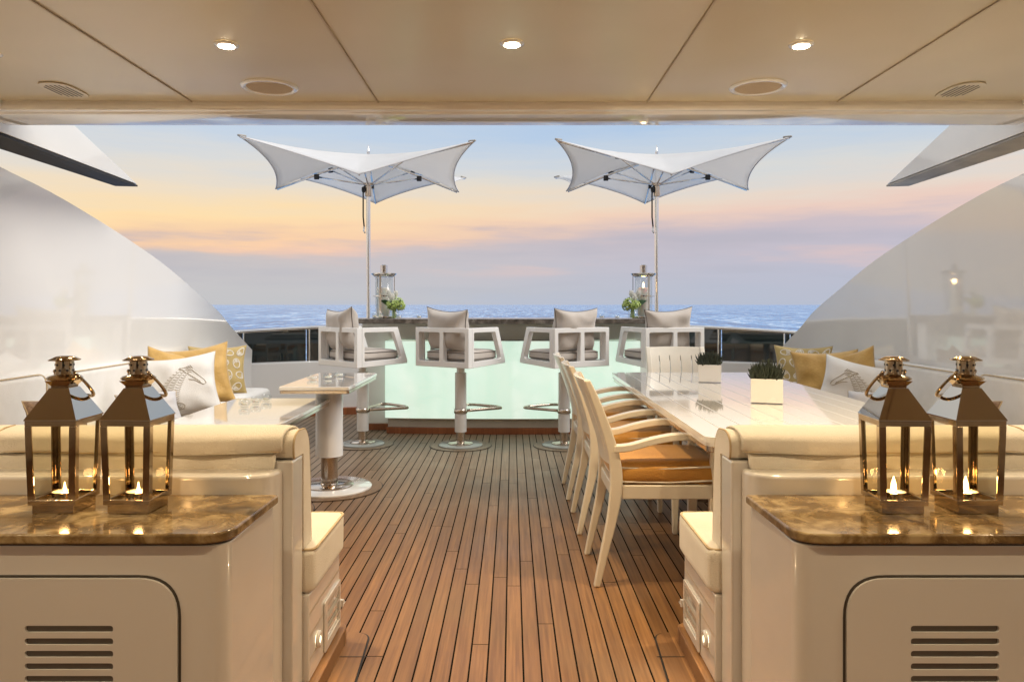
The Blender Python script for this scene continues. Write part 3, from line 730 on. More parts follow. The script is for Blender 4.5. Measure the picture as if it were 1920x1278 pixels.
def flowers(loc, s, label, seed):
    rn = random.Random(seed)
    t_ = thing('flower_arrangement', label, 'flowers', loc, 0, 'flower arrangements on the bar')
    bm = B(); lathe(bm, [(.045, 0), (.045, .10), (.042, .10), (.042, .008)], n=24, cap=False); obj('vase', bm, clear, t_, True)
    bm = B()
    for k in range(14):
        a = rn.random()*6.28; r = rn.random()*.03; tube(bm, [(math.cos(a)*r, math.sin(a)*r, .005), (math.cos(a)*r*.4, math.sin(a)*r*.4, .12)], .0035, 5)
    obj('stem', bm, hyd, t_)
    bm = B()
    for cx, cy, cz, rr in ((s*.035, -.02, .145, .06), (s*-.02, -.035, .13, .05), (s*.06, 0, .12, .045)):
        for k in range(170):
            v = Vector((rn.gauss(0, 1), rn.gauss(0, 1), rn.gauss(0, 1))).normalized()*rr*rn.uniform(.8, 1.05)
            c = Vector((cx, cy, cz))+v; a = v.orthogonal().normalized(); b_ = v.normalized().cross(a); w = rn.uniform(.006, .011)
            a, b_ = a*math.cos(k)+b_*math.sin(k), b_*math.cos(k)-a*math.sin(k); lift = v.normalized()*.004
            vs = [bm.verts.new(c+a*w+lift), bm.verts.new(c+b_*w), bm.verts.new(c-a*w+lift), bm.verts.new(c-b_*w)]; bm.faces.new(vs)
    obj('hydrangea', bm, hyd, t_)
    bm = B()
    for cx, cy, cz in ((-s*.03, 0, .19), (-s*.05, -.02, .22), (s*.015, .01, .21), (-s*.01, -.03, .18)):
        for k in range(6):
            a = k*1.047; d = Vector((math.cos(a), math.sin(a), 0)); p = Vector((cx, cy-.02, cz+.02))
            vs = [bm.verts.new(p-Vector((0, 0, .035))), bm.verts.new(p+d*.026), bm.verts.new(p+d*.016+Vector((0, 0, .045))), bm.verts.new(p+Vector((-d.y, d.x, 0))*.026+Vector((0, 0, .008)))]
            bm.faces.new(vs)
    obj('tulip', bm, petal, t_)
    for ang, el, ln in ((PI if s > 0 else 0, .6, .15), ((0 if s > 0 else PI), .8, .10), (1.2, .9, .1), (4.2, .3, .11)):
        bm = B(); rows = []
        for i in range(7):
            f = i/6; w = .034*math.sin(PI*min(1, f*.95+.05))
            c = Vector((math.cos(ang)*ln*f*.9, math.sin(ang)*ln*f*.9, .11+ln*f*el-.03*f*f)); sd2 = Vector((-math.sin(ang), math.cos(ang), 0))
            sd2 = (sd2*.5+Vector((0, 0, .8))).normalized()
            rows.append((bm.verts.new(c-sd2*w), bm.verts.new(c+sd2*w)))
        for a, b_ in zip(rows, rows[1:]): bm.faces.new((a[0], a[1], b_[1], b_[0]))
        obj('leaf', bm, leaf, t_, True)
flowers((-1.135, 7.20, 1.118), 1, 'green hydrangea and white tulips in front of the left bar lantern', 3)
flowers((1.165, 7.20, 1.118), -1, 'green hydrangea and white tulips in front of the right bar lantern', 8)
def votive(loc, label, g, r=.03, h=.035):
    t_ = thing('glass_votive', label, 'candle holder', loc, 0, g)
    bm = B(); lathe(bm, [(r*.6, .001), (r*.95, h*.3), (r, h*.7), (r*.75, h), (r*.68, h), (r*.9, h*.65), (r*.8, h*.35), (r*.3, h*.22)], n=20); obj('cup', bm, clear, t_, True)
    bm = B(); lathe(bm, [(r*.55, h*.25), (r*.6, h*.55), (r*.1, h*.58)], n=14); obj('wax', bm, wax, t_, True)
g = 'small glass votives on the bar'
for x, y, lb in ((-.89, 7.15, 'small glass votive beside the left stool pillow on the bar'), (-1.07, 7.08, 'small glass votive just right of the left flowers'),
                 (.86, 7.15, 'small glass votive on the bar nearest its right middle'), (1.00, 7.10, 'small glass votive just left of the right flowers')):
    votive((x, y, 1.118), lb, g)
for k, (x, y) in enumerate(((-1.30, 7.08), (-1.24, 7.06))):
    votive((x, y, 1.118), ['glass tealight cup at the foot of the left bar lantern, outer one', 'glass tealight cup at the foot of the left bar lantern, inner one'][k], g, .028, .06)

# ------------------------------------------------------------------ tables
def metal_table(name, label, x0, x1, y0, y1, z, post, col_r, tag_group, group=None, ch=(.02, .02, .02, .02)):
    cx, cy = post
    t_ = thing(name, label, 'table', (cx, cy, 0), 0, group)
    ol = rnd([(x0-cx, y0-cy), (x1-cx, y0-cy), (x1-cx, y1-cy), (x0-cx, y1-cy)], list(ch), 5)
    bm = B(); prism(bm, ol, z-.022, z); obj('tabletop', bm, tabletop, t_, bevel=.004)
    ol2 = [(x*.985, y*.985) for x, y in ol]
    bm = B(); prism(bm, ol2, z-.045, z-.023); obj('edge_band', bm, chromed, t_, bevel=.003)
    bm = B(); lathe(bm, [(col_r*1.02, .225), (col_r*1.02, .23), (col_r, z-.05), (col_r*.9, z-.046)], n=40); obj('column', bm, whitepaint, t_, 'auto')
    bm = B(); lathe(bm, [(.165, .0215), (.165, .028), (.155, .034), (.06, .036), (.056, .04), (.056, .226)], n=48); obj('chrome_foot', bm, chromed, t_, 'auto')
    bm = B(); lathe(bm, [(.285, .0065), (.285, .014), (.275, .021), (.05, .021)], n=64, cap=False); obj('base_disc', bm, gel, t_, 'auto')
    ring_inlay(cx, cy, .36)
    return t_
metal_table('side_table', 'tall white table on a thick white column with chrome foot', -1.46, -1.015, 4.66, 5.62, .737, (-1.245, 5.09), .09, 0)
metal_table('coffee_table', 'low white table with dark glossy edge among the left sofas', -1.86, -1.22, 3.93, 5.04, .62, (-1.56, 4.5), .09, 0, ch=(.02, .08, .05, .02))
g = 'glass votives on the low table'
for x, y, lb in ((-1.648, 4.60, 'glass votive on the low table, nearest of its three'), (-1.62, 4.72, 'glass votive on the low table, middle of its three'), (-1.60, 4.86, 'glass votive on the low table, farthest of its three')):
    votive((x, y, .621), lb, g, .036, .045)
g = 'glass votives on the tall table'
for x, y, lb in ((-1.36, 5.10, 'glass votive on the tall table, left of its three'), (-1.27, 5.16, 'glass votive on the tall table, middle of its three'), (-1.23, 5.32, 'glass votive on the tall table, rear of its three')):
    votive((x, y, .738), lb, g, .042, .03)

# dining table
dt = thing('dining_table', 'long white slatted dining table with two potted plants', 'table', (1.3, 4.2, 0))
x0, x1, y0, y1 = .745, 1.845, 2.86, 5.62
npl = 10; w = (x1-x0)/npl
bm = B()
for i in range(npl):
    a, b_ = x0+i*w+(.002 if i else 0), x0+(i+1)*w-(.002 if i < npl-1 else 0)
    rr = [0, 0, 0, 0]
    if i == 0: rr = [.06, 0, 0, .05]
    if i == npl-1: rr = [0, .06, .05, 0]
    yA = y0+.0; prism(bm, rnd([(a, yA), (b_, yA), (b_, y1), (a, y1)], rr, 5), .716, .742)
obj('tabletop', bm, tabletop, dt, world=True, bevel=.002, segs=2)
bm = B(); prism(bm, rnd([(x0+.004, y0+.004), (x1-.004, y0+.004), (x1-.004, y1-.004), (x0+.004, y1-.004)], [.06, .06, .05, .05], 6), .704, .7155); obj('sub_top', bm, whitepaint, dt, world=True)
bm = B(); prism(bm, rnd([(x0+.012, y0+.012), (x1-.012, y0+.012), (x1-.012, y1-.012), (x0+.012, y1-.012)], [.06, .06, .05, .05], 6), .678, .7035); obj('edge_band', bm, chromed, dt, world=True, bevel=.003)
for y in (3.6, 4.9):
    bm = B(); lathe(bm, [(.20, .001), (.20, .02), (.10, .03), (.095, .035), (.09, .677)], (1.3, y, 0), 40); obj('pedestal', bm, chromed, dt, 'auto', world=True)
def pot(loc, label, seed, sz):
    rn = random.Random(seed)
    t_ = thing('plant_pot', label, 'potted plant', loc, -math.atan2(loc[0], loc[1])*.97, 'square potted plants on the dining table')
    h_ = sz/2
    bm = B(); o_ = [(-h_, -h_), (h_, -h_), (h_, h_), (-h_, h_)]; i_ = [(x*.88, y*.88) for x, y in o_]
    prism(bm, o_, .004, sz*.80, 'z', [i_]); box(bm, -h_*.87, h_*.87, -h_*.87, h_*.87, .006, .02); obj('pot', bm, whitepaint, t_, bevel=.003)
    bm = B(); box(bm, -h_*.85, h_*.85, -h_*.85, h_*.85,   .03, sz*.71); so = obj('soil', bm, pebble, t_)
    bm = B()
    for k in range(60):
        x, y = rn.uniform(-h_*.8, h_*.8), rn.uniform(-h_*.8, h_*.8); bmesh.ops.create_icosphere(bm, subdivisions=1, radius=rn.uniform(.005, .009), matrix=Matrix.Translation((x, y, sz*.72+.002)))
    obj('pebbles', bm, pebble, so)
    bm = B()
    for i in range(-4, 5):
        for j in range(-4, 5):
            x, y = i*h_*.2+rn.uniform(-.006, .006), j*h_*.2+rn.uniform(-.006, .006); hh = rn.uniform(.04, .105)*(sz/.15)*(1.1-.5*((i/4)**2+(j/4)**2)/2)
            for k in range(6):
                a = rn.random()*6.28; ln = rn.uniform(.008, .034)
                tube(bm, [(x, y, sz*.71), (x+math.cos(a)*ln*.5, y+math.sin(a)*ln*.5, sz*.71+hh*.5), (x+math.cos(a)*ln, y+math.sin(a)*ln, sz*.71+hh)], [.005, .0045, .0008], 5)
    obj('succulent', bm, succ, t_)
pot((1.305, 4.93, .7425), 'square white pot with dark succulent on the far part of the dining table', 2, .145)
pot((1.33, 3.90, .7425), 'square white pot with dark succulent on the near part of the dining table', 5, .158)

# ------------------------------------------------------------------ dining chairs
def make_chair(name_label, grp):
    """faces local +Y; knee of rear legs at y=0"""
    t_ = thing('dining_chair', name_label, 'chair', (0, 0, 0), 0, grp)
    back = [(-.085, 0), (-.052, .15), (-.018, .30), (0, .43), (-.004, .55), (-.038, .68), (-.088, .82), (-.13, .915)]
    wd = [.028, .036, .046, .055, .052, .046, .038, .030]
    bs = smooth_curve(back, 4); ws = smooth_curve([(w_, 0) for w_ in wd], 4)
    front_side = [(p[0]+w_[0]/2, p[1]) for p, w_ in zip(bs, ws)]; back_side = [(p[0]-w_[0]/2, p[1]) for p, w_ in zip(bs, ws)]
    for s in (-1, 1):
        bm = B(); prism(bm, front_side+back_side[::-1], s*.195, s*.232, 'x'); obj('rear_leg', bm, creamwood, t_, bevel=.007, segs=3, angle=50)
    for s in (-1, 1):
        bm = B(); q = [(.195, .205, 0), (.19, .215, 0)]
        prism(bm, [(.415, .392), (.425, 0.0), (.450, 0.0), (.47, .392)], s*.19, s*.228, 'x'); obj('front_leg', bm, creamwood, t_, bevel=.006, segs=2)
        # arm with its front post
        ar = [(-.01, .612), (.06, .618), (.16, .645), (.26, .663), (.36, .664), (.44, .654), (.475, .648)]
        arc_ = smooth_curve(ar, 4)
        bm = B(); prism(bm, [(y, z+.014) for y, z in arc_]+[(y, z-.016) for y, z in arc_[::-1]], s*.183, s*.238, 'x')
        a = obj('armrest', bm, creamwood, t_, bevel=.012, segs=3, angle=50)
        bm = B(); prism(bm, [(.43, .452), (.465, .452), (.455, .54), (.458, .634), (.425, .636), (.42, .54)], s*.193, s*.226, 'x'); obj('arm_post', bm, creamwood, a, bevel=.006)
    bm = B(); box(bm, -.194, .194, -.018, .018, .385, .445); box(bm, -.194, .194, .43, .462, .393, .452)
    for s in (-1, 1): box(bm, s*.196, s*.226, .026, .428, .388, .450)
    obj('seat_frame', bm, creamwood, t_, bevel=.005)
    # slatted back panel following the curve
    nx = 30; zs = [p for p in bs if p[1] > .50]
    ys = [p[0] for p in zs]; zz = [p[1] for p in zs]
    def ypos(z):
        for i in range(len(zz)-1):
            if zz[i] <= z <= zz[i+1]: return ys[i]+(ys[i+1]-ys[i])*(z-zz[i])/(zz[i+1]-zz[i])
        return ys[-1] if z > zz[-1] else ys[0]
    slots = []
    for k in range(-2, 2):
        xc = (k+.5)*.085; slots.append(rnd([(xc-.0035, .60), (xc+.0035, .60), (xc+.0035, .885), (xc-.0035, .885)], .003, 2))
    bm = B()
    cols = [-.194, -.17]
    ev = []
    for k in range(-2, 2): xc = (k+.5)*.085; ev += [xc-.004, xc+.004]
    cols = [-.194] + ev + [.194]
    rows_ = [.53+i*.0320 for i in range(13)]
    top = rows_[-1]
    V = {}
    def vv(x, z, f):
        key = (round(x, 4), round(z, 4), f)
        if key not in V:
            bowy = -.03*(1-(x/.2)**2)
            tz = z + (.003*(1-(x/.2)**2) if z > .90 else 0)
            V[key] = bm.verts.new((x, ypos(z)+bowy+(.009 if f else -.009), tz))
        return V[key]
    fine = []
    for a, b_ in zip(cols, cols[1:]):
        k = 3 if b_-a > .02 else 1
        for i in range(k): fine.append((a+(b_-a)*i/k, a+(b_-a)*(i+1)/k, abs(b_-a-.008) < 1e-6))
    solid = set()
    for ci, (a, b_, isslot) in enumerate(fine):
        for ri in range(12):
            if isslot and 2 <= ri <= 9: continue
            solid.add((ci, ri))
            z0, z1 = rows_[ri], rows_[ri+1]
            for f in (0, 1): bm.faces.new((vv(a, z0, f), vv(b_, z0, f), vv(b_, z1, f), vv(a, z1, f)))
    for (ci, ri) in solid:
        a, b_, _ = fine[ci]; z0, z1 = rows_[ri], rows_[ri+1]
        for (dc, dr), (p, q) in {(-1, 0): ((a, z0), (a, z1)), (1, 0): ((b_, z0), (b_, z1)), (0, -1): ((a, z0), (b_, z0)), (0, 1): ((a, z1), (b_, z1))}.items():
            if (ci+dc, ri+dr) not in solid:
                bm.faces.new((vv(p[0], p[1], 0), vv(q[0], q[1], 0), vv(q[0], q[1], 1), vv(p[0], p[1], 1)))
    obj('backrest', bm, creamwood, t_, smooth='auto')
    bm = B(); softbox(bm, -.215, .215, .005, .475, .452, .545, .03, 9, .012, 3); c = obj('seat_cushion', bm, orange, t_, True)
    bm = B()
    for z_ in (.466, .527):
        tube(bm, [(x, y, z_+.006*math.sin(x*14+y*9)) for x, y in rnd([(-.219, .001), (-.1, -.001), (.1, -.001), (.219, .001), (.219, .24), (.219, .479), (0, .481), (-.219, .479), (-.219, .24)], [.04, 0, 0, .04, 0, .04, 0, .04, 0], 4)], .0045, 6, closed=True)
    obj('piping', bm, whitethread, c, True)
    return t_
g = 'cream dining chairs around the table'
ch0 = make_chair('nearest cream dining chair with amber cushion at the left of the table', g)
spots = [((.462, 3.535), -90, None), ((.452, 4.29), -90, 'middle cream dining chair of the three left of the table'), ((.445, 5.01), -90, 'farthest cream dining chair of the three left of the table'),
         ((1.292, 5.80), 180, 'slatted white armchair at the far head of the dining table')]
for i, (p, a, lb) in enumerate(spots):
    o = ch0 if i == 0 else copy_tree(ch0)
    o.location = (p[0], p[1], 0); o.rotation_euler.z = R(a)
    if lb: o['label'] = lb

# ------------------------------------------------------------------ near sofas, consoles
def sofa_near(s, side):
    t_ = thing('sofa', 'cream built-in sofa seen from behind, %s of the aisle' % side, 'sofa', (s*.7, 2.5, 0))
    XO = s*3.25
    A_ = dict(world=True)
    # ledge + shell
    bm = B(); prism(bm, [(s*.684, 2.236), (s*.687, 2.205), (s*.694, 2.178), (s*.706, 2.156), (s*.722, 2.141), (s*.745, 2.131), (s*.78, 2.1255), (s*.83, 2.125), (XO, 2.125), (XO, 2.236)], .0, .762); obj('shell_ledge', bm, gel, t_, bevel=.012, segs=4, **A_)
    wbox('shell_post', gel, t_, s*.657, s*.80, 2.2365, 2.345, 0, .782, bevel=.008)
    wbox('shell_back', gel, t_, s*.802, XO, 2.2365, 2.372, 0, .775, bevel=.006)
    # base, panel lines
    wbox('base', gel, t_, s*.638, XO, 2.347, 2.765, .062, .338, bevel=.006)
    for z in (.13, .205, .275):
        bm = B(); box(bm, s*.6372, s*.6378, 2.352, 2.755, z, z+.0035); obj('groove_line', bm, seam, t_, **A_)
    bm = B(); prism(bm, rnd([(s*.612, 2.2), (s*.612, 2.80), (XO, 2.80), (XO, 2.2)], [0, .05, 0, 0], 6), .001, .061); obj('plinth', bm, teakred if False else teakplain, t_, bevel=.004, **A_)
    bm = B(); box(bm, s*.6115, s*.6119, 2.72, 2.723, .004, .058); obj('plinth_joint', bm, blackseam, t_, **A_)
    # louvre on the end panel
    bm = B(); prism(bm, rnd([(2.525, .072), (2.752, .072), (2.752, .242), (2.525, .242)], .008, 3), s*.631, s*.6372, 'x', [rnd([(2.56, .10), (2.735, .10), (2.735, .225), (2.56, .225)], .004, 2)])
    lv = obj('louvre', bm, gel, t_, bevel=.002, **A_)
    for z in (.118, .158, .198):
        bm = B(); prism(bm, [(s*.6372, z-.012), (s*.6372, z-.006), (s*.6325, z+.020), (s*.6325, z+.014)], 2.562, 2.733, 'y'); o = obj('louvre_blade', bm, gel, lv)
    # step light
    bm = B(); lathe(bm, [(.012, .006), (.014, .010), (.026, .009), (.028, .0)], n=24, cap=False); bm.transform(Matrix.Translation((s*.637, 2.45, .155)) @ Matrix.Rotation(-s*R(90), 4, 'Y')); r_ = obj('step_light_trim', bm, gel, t_, True, **A_)
    bm = B(); lathe(bm, [(.013, .004), (.010, .008), (.001, .009)], n=20, cap=False); bm.transform(Matrix.Translation((s*.637, 2.45, .155)) @ Matrix.Rotation(-s*R(90), 4, 'Y')); obj('step_light_lens', bm, steplens, r_)
    l = bpy.data.lights.new('step_lamp', 'AREA'); l.shape = 'DISK'; l.size = .02; l.energy = .5; l.color = (1, .72, .4)
    lo = bpy.data.objects.new('step_lamp', l); COL.objects.link(lo); lo.parent = t_; lo.location = (s*(.622-.7), 2.45-2.5, .155); lo.rotation_euler = (0, s*R(80), 0)
    # small latch at the far end
    bm = B(); box(bm, s*.624, s*.635, 2.757, 2.770, .135, .160); tube(bm, [(s*.626, 2.768, .14), (s*.621, 2.776, .147), (s*.626, 2.768, .156)], .0022, 5); obj('latch', bm, whitepaint, t_, **A_)
    # seat cushions
    xs_ = [.622, 1.62, 2.45, 3.2]
    for i, (a, b_) in enumerate(zip(xs_, xs_[1:])):
        bm = B(); softbox(bm, s*a, s*(b_-.012), 2.35, 2.79, .338, .480, .022, 11, .004, i); c = obj('seat_cushion', bm, fabric, t_, True, **A_)
        lo, hi = sorted((s*(a+.006), s*(b_-.018)))
        bm = B(); tube(bm, [(x, y, .4755) for x, y in rnd([(lo-.0035, 2.36), (hi+.0035, 2.36), (hi+.0035, 2.785), (lo-.0035, 2.785)], .03, 5)], .0045, 6, closed=True); obj('piping', bm, pipingm, c, True)
    # back cushion with rolled profile
    bp_ = rnd([(2.347, .482), (2.347, .7825), (2.252, .786), (2.246, .84), (2.29, .864), (2.375, .858), (2.41, .82), (2.428, .70), (2.44, .482)], [0, .003, .01, .03, .06, .06, .05, .06, .01], 5)
    for i, (a, b_) in enumerate(((.655, 1.62), (1.624, 2.45), (2.454, 3.2))):
        bm = B(); prism(bm, bp_, s*a, s*b_, 'x'); c = obj('back_cushion', bm, fabric, t_, bevel=.012, segs=3, **A_)
        bm = B(); tube(bm, [(s*(a+.003), y, z) for y, z in bp_[8:]], .0034, 6); obj('piping', bm, pipingm, c, True)
    # draped cover along the back: folded cloth, wavy
    def drape(name, prof, xa, xb, seed, thick):
        bm = B(); rows = []; n = 46
        for i in range(n+1):
            x = xa+(xb-xa)*i/n; row = []
            for j, (y, z) in enumerate(prof):
                f = j/(len(prof)-1)
                dy = noise.noise(Vector((x*5+seed, f*2, 0)))*.016*f+noise.noise(Vector((x*13+seed, f*6, 3)))*.006
                dz = noise.noise(Vector((x*2.5+seed, 1, f)))*.014*f
                row.append(bm.verts.new((s*x, y+dy-abs(dy)*.3, z+dz)))
            rows.append(row)
        for a, b_ in zip(rows, rows[1:]):
            for j in range(len(prof)-1): bm.faces.new((a[j], a[j+1], b_[j+1], b_[j]))
        o = obj(name, bm, fabric, t_, True, world=True); m = o.modifiers.new('solid', 'SOLIDIFY'); m.thickness = thick; m.offset = 0
        m2 = o.modifiers.new('sub', 'SUBSURF'); m2.levels = 1; m2.render_levels = 1
    drape('cover_flap', [(2.26, .80), (2.242, .805), (2.232, .80), (2.228, .785), (2.226, .77), (2.224, .755), (2.216, .742)][:6], .702, 3.2, 2, .008)
    drape('cover_roll', [(2.42, .846), (2.38, .863), (2.33, .869), (2.28, .868), (2.245, .860), (2.228, .85), (2.222, .836), (2.222, .82), (2.226, .806)], .682, 3.2, 9, .012)
    for xx in (1.55, 2.42):
        bm = B(); tube(bm, [(s*xx, y, z) for y, z in [(2.33, .875), (2.28, .874), (2.243, .865), (2.219, .85), (2.215, .82)]], .0022, 5); obj('stitched_seam', bm, pipingm, t_, **A_)
    bm = B(); tube(bm, [(s*(.690+2.5*k/60), 2.2185+.0015*math.sin(k*1.3), .812+.003*math.sin(k*.37)) for k in range(61)], .0016, 5); obj('hem_stitch', bm, pipingm, t_, **A_)
    return t_
sofa_near(-1, 'left'); sofa_near(1, 'right')
# rounded teak pads at the plinth ends
for s in (-1, 1):
    bm = B(); prism(bm, rnd([(s*.50, 2.2), (s*.535, 2.84), (s*.66, 2.85), (s*.66, 2.2)], [0, .08, 0, 0], 8), .0015, .0035); obj('caulk_line', bm, blackseam, deck)
    bm = B(); prism(bm, rnd([(s*.506, 2.2), (s*.541, 2.834), (s*.66, 2.844), (s*.66, 2.2)], [0, .08, 0, 0], 8), .002, .0065); obj('border_plank', bm, teakplain, deck)
    bm = B(); box(bm, s*.512, s*.61, 2.638, 2.642, .0066, .0075); obj('caulk_line', bm, blackseam, deck)

def console(s, side):
    t_ = thing('console_cabinet', 'white console cabinet with brown marble top under the %s pair of lanterns' % side, 'cabinet', (s*.8, 1.9, 0))
    XO = s*2.3
    yf = 1.765
    bm = B(); prism(bm, rnd([(s*.675, yf), (s*.678, 2.122), (XO, 2.122), (XO, yf)], [.045, 0, 0, 0], 10), 0, .682); obj('body', bm, gel, t_, world=True, bevel=.004)
    bm = B(); prism(bm, rnd([(s*.690, yf-.002), (s*.683, 2.11), (XO, 2.11), (XO, yf-.002)], [.06, 0, 0, 0], 10), .6822, .6865); obj('shadow_gap', bm, groove, t_, world=True)
    bm = B(); prism(bm, rnd([(s*.668, yf-.012), (s*.662, 2.123), (XO, 2.123), (XO, yf-.012)], [.075, .012, 0, 0], 12), .687, .7115); obj('marble_top', bm, marble, t_, world=True, bevel=.006, segs=3)
    # door panel: outline gap ring + leaf with louvre slots
    zt, xr, rad = .612, s*.782, .10
    d0 = rnd([(xr, -.02), (xr, zt), (XO*.93, zt), (XO*.93, -.02)], [0, rad, rad, 0], 10)
    d1 = rnd([(xr+s*.006, -.01), (xr+s*.006, zt-.006), (XO*.93-s*.006, zt-.006), (XO*.93-s*.006, -.01)], [0, rad-.005, rad-.005, 0], 10)
    bm = B(); prism(bm, d0, yf-.0015, yf-.0005, 'y'); g_ = obj('door_gap', bm, groove, t_, world=True)
    sl = []
    for k in range(9):
        z = .488-k*.0294; a, b_ = s*.938, s*1.146
        lo, hi = sorted((a, b_)); sl.append(rnd([(lo, z-.0078), (hi, z-.0078), (hi, z+.0078), (lo, z+.0078)], .0076, 6))
    bm = B(); prism(bm, d1, yf-.009, yf-.0018, 'y', sl); dr = obj('door', bm, gel, t_, world=True)
    for lp in sl:
        bm = B(); cx = sum(p[0] for p in lp)/len(lp); cz = sum(p[1] for p in lp)/len(lp)
        prism(bm, [(cx+(x-cx)*.995, cz+(z-cz)*.97) for x, z in lp], yf-.003, yf-.0017, 'y'); obj('vent_slot', bm, M('vent_shadow', (.11, .10, .09), .5) if False else ventm, dr)
    return t_
ventm = M('vent_recess', (.14, .125, .11), .5)
console(-1, 'left'); console(1, 'right')

# ------------------------------------------------------------------ copper-nickel lanterns
def lantern(x, y, s, label, lit, tilt_):
    t_ = thing('lantern', label, 'lantern', (x, y, .7118), R(tilt_), 'square metal lanterns on the marble consoles'); t_.scale = (.965,)*3
    hb, ht, hbase = .0625, .0675, .055
    bm = B(); prism(bm, [(-hbase, -hbase), (hbase, -hbase), (hbase, hbase), (-hbase, hbase)], .0003, .024); obj('foot', bm, nickel, t_, bevel=.0015)
    z0, z1 = .0245, .249
    bm = B(); prism(bm, [(-hb, -hb), (hb, -hb), (hb, hb), (-hb, hb)], z0, z0+.014, holes=[[(-hb+.01, -hb+.01), (hb-.01, -hb+.01), (hb-.01, hb-.01), (-hb+.01, hb-.01)]]); obj('lower_rim', bm, nickel, t_, bevel=.0012)
    bm = B(); box(bm, -hb+.0105, hb-.0105, -hb+.0105, hb-.0105, z0, z0+.006); obj('floor_plate', bm, nickel, t_)
    w_ = .018
    for sx in (-1, 1):
        for sy in (-1, 1):
            bm = B(); v = []
            for z, h_ in ((z0+.0143, hb), (z1-.0143, ht)):
                c = [(sx*h_, sy*h_), (sx*(h_-w_), sy*h_), (sx*(h_-w_), sy*(h_-.004)), (sx*(h_-.004), sy*(h_-.004)), (sx*(h_-.004), sy*(h_-w_)), (sx*h_, sy*(h_-w_))]
                v.append([bm.verts.new((a, b_, z)) for a, b_ in c])
            bm.faces.new(v[0]); bm.faces.new(v[1])
            for i in range(6): bm.faces.new((v[0][i], v[0][(i+1) % 6], v[1][(i+1) % 6], v[1][i]))
            obj('corner_post', bm, nickel, t_, bevel=.0008)
    bm = B(); prism(bm, [(-ht, -ht), (ht, -ht), (ht, ht), (-ht, ht)], z1-.014, z1, holes=[[(-ht+.008, -ht+.008), (ht-.008, -ht+.008), (ht-.008, ht-.008), (-ht+.008, ht-.008)]]); obj('upper_rim', bm, nickel, t_, bevel=.0012)
    for k in range(4):
        bm = B(); a = hb-.0045; b2 = ht-.0045
        vs = [bm.verts.new(p) for p in ((-a+.006, -a, z0+.0143), (a-.006, -a, z0+.0143), (b2-.006, -b2, z1-.0143), (-b2+.006, -b2, z1-.0143))]
        bm.faces.new(vs); bm.transform(Matrix.Rotation(k*PI/2, 4, 'Z')); obj('glass_pane', bm, glass, t_)
    # pyramid roof, neck, collar
    bm = B(); pr = [(ht+.0015, z1+.0003), (ht+.0015, z1+.003), (.0265, .332), (.0235, .3325)]
    rg = [[bm.verts.new((sx*h_, sy*h_, z)) for sx, sy in ((-1, -1), (1, -1), (1, 1), (-1, 1))] for h_, z in pr]
    for a, b_ in zip(rg, rg[1:]):
        for i in range(4): bm.faces.new((a[i], a[(i+1) % 4], b_[(i+1) % 4], b_[i]))
    bm.faces.new(rg[0]); bm.faces.new(rg[-1]); roofo = obj('roof', bm, nickelroof, t_)
    bm = B(); pr = [(.0235, .3326), (.024, .338), (.035, .352)]
    rg = [[bm.verts.new((sx*h_, sy*h_, z)) for sx, sy in ((-1, -1), (1, -1), (1, 1), (-1, 1))] for h_, z in pr]
    for a, b_ in zip(rg, rg[1:]):
        for i in range(4): bm.faces.new((a[i], a[(i+1) % 4], b_[(i+1) % 4], b_[i]))
    bm.faces.new(rg[0]); bm.faces.new(rg[-1]); obj('neck', bm, nickel, t_)
    bm = B(); lathe(bm, [(.030, .3523), (.043, .354), (.045, .358), (.040, .363), (.026, .3665), (.024, .368)], n=36); obj('collar', bm, nickel, t_, 'auto')
    bm = B(); lathe(bm, [(.0235, .368), (.0225, .370), (.0225, .404), (.0235, .405)], n=32); ch_ = obj('chimney', bm, nickel, t_, 'auto')
    bm = B()
    for zz, ph in ((.379, 0), (.394, .5)):
        for k in range(8):
            a = (k+ph)*PI/4; bmesh.ops.create_cone(bm, cap_ends=True, segments=10, radius1=.0032, radius2=.0032, depth=.002, matrix=Matrix.Rotation(a, 4, 'Z') @ Matrix.Translation((.0226, 0, zz)) @ Matrix.Rotation(R(90), 4, 'Y'))
    obj('air_hole', bm, black, ch_)
    bm = B(); n_ = 40; r0 = []
    for r_, z, am in ((.010, .4185, 0), (.022, .4165, 0), (.0385, .4075, .003), (.037, .4055, .003), (.02, .4052, 0)):
        r0.append([bm.verts.new(((r_+am*math.cos(8*2*PI*i/n_))*math.cos(2*PI*i/n_), (r_+am*math.cos(8*2*PI*i/n_))*math.sin(2*PI*i/n_), z)) for i in range(n_)])
    for a, b_ in zip(r0, r0[1:]):
        for i in range(n_): bm.faces.new((a[i], a[(i+1) % n_], b_[(i+1) % n_], b_[i]))
    bm.faces.new(r0[0]); bm.faces.new(r0[-1]); obj('cap', bm, nickel, t_, True)
    # ears and bail handle falling to the inner side
    ax = Vector((.88, -.35*1, 0)) if s < 0 else Vector((.88, .35, 0)); ax.normalize()
    side_ = Vector((-ax.y, ax.x, 0)) if True else None
    if side_.y < 0: side_ = -side_
    if s < 0: ax = Vector((.86, -.5, 0)); side_ = Vector((.5, .86, 0))
    else: ax = Vector((-.86, -.5, 0)); side_ = Vector((-.5, .86, 0))
    ax = ax.normalized(); side_.normalize()
    for q in (-1, 1):
        bm = B(); p = ax*q*.045; tube(bm, [p*.75+Vector((0, 0, .345)), p+Vector((0, 0, .366)), p*1.04+Vector((0, 0, .378))], [.005, .0042, .003], 8)
        bmesh.ops.create_icosphere(bm, subdivisions=2, radius=.0055, matrix=Matrix.Translation(p*1.03+Vector((0, 0, .374))))
        obj('handle_ear', bm, nickel, t_, True)
    pts = []
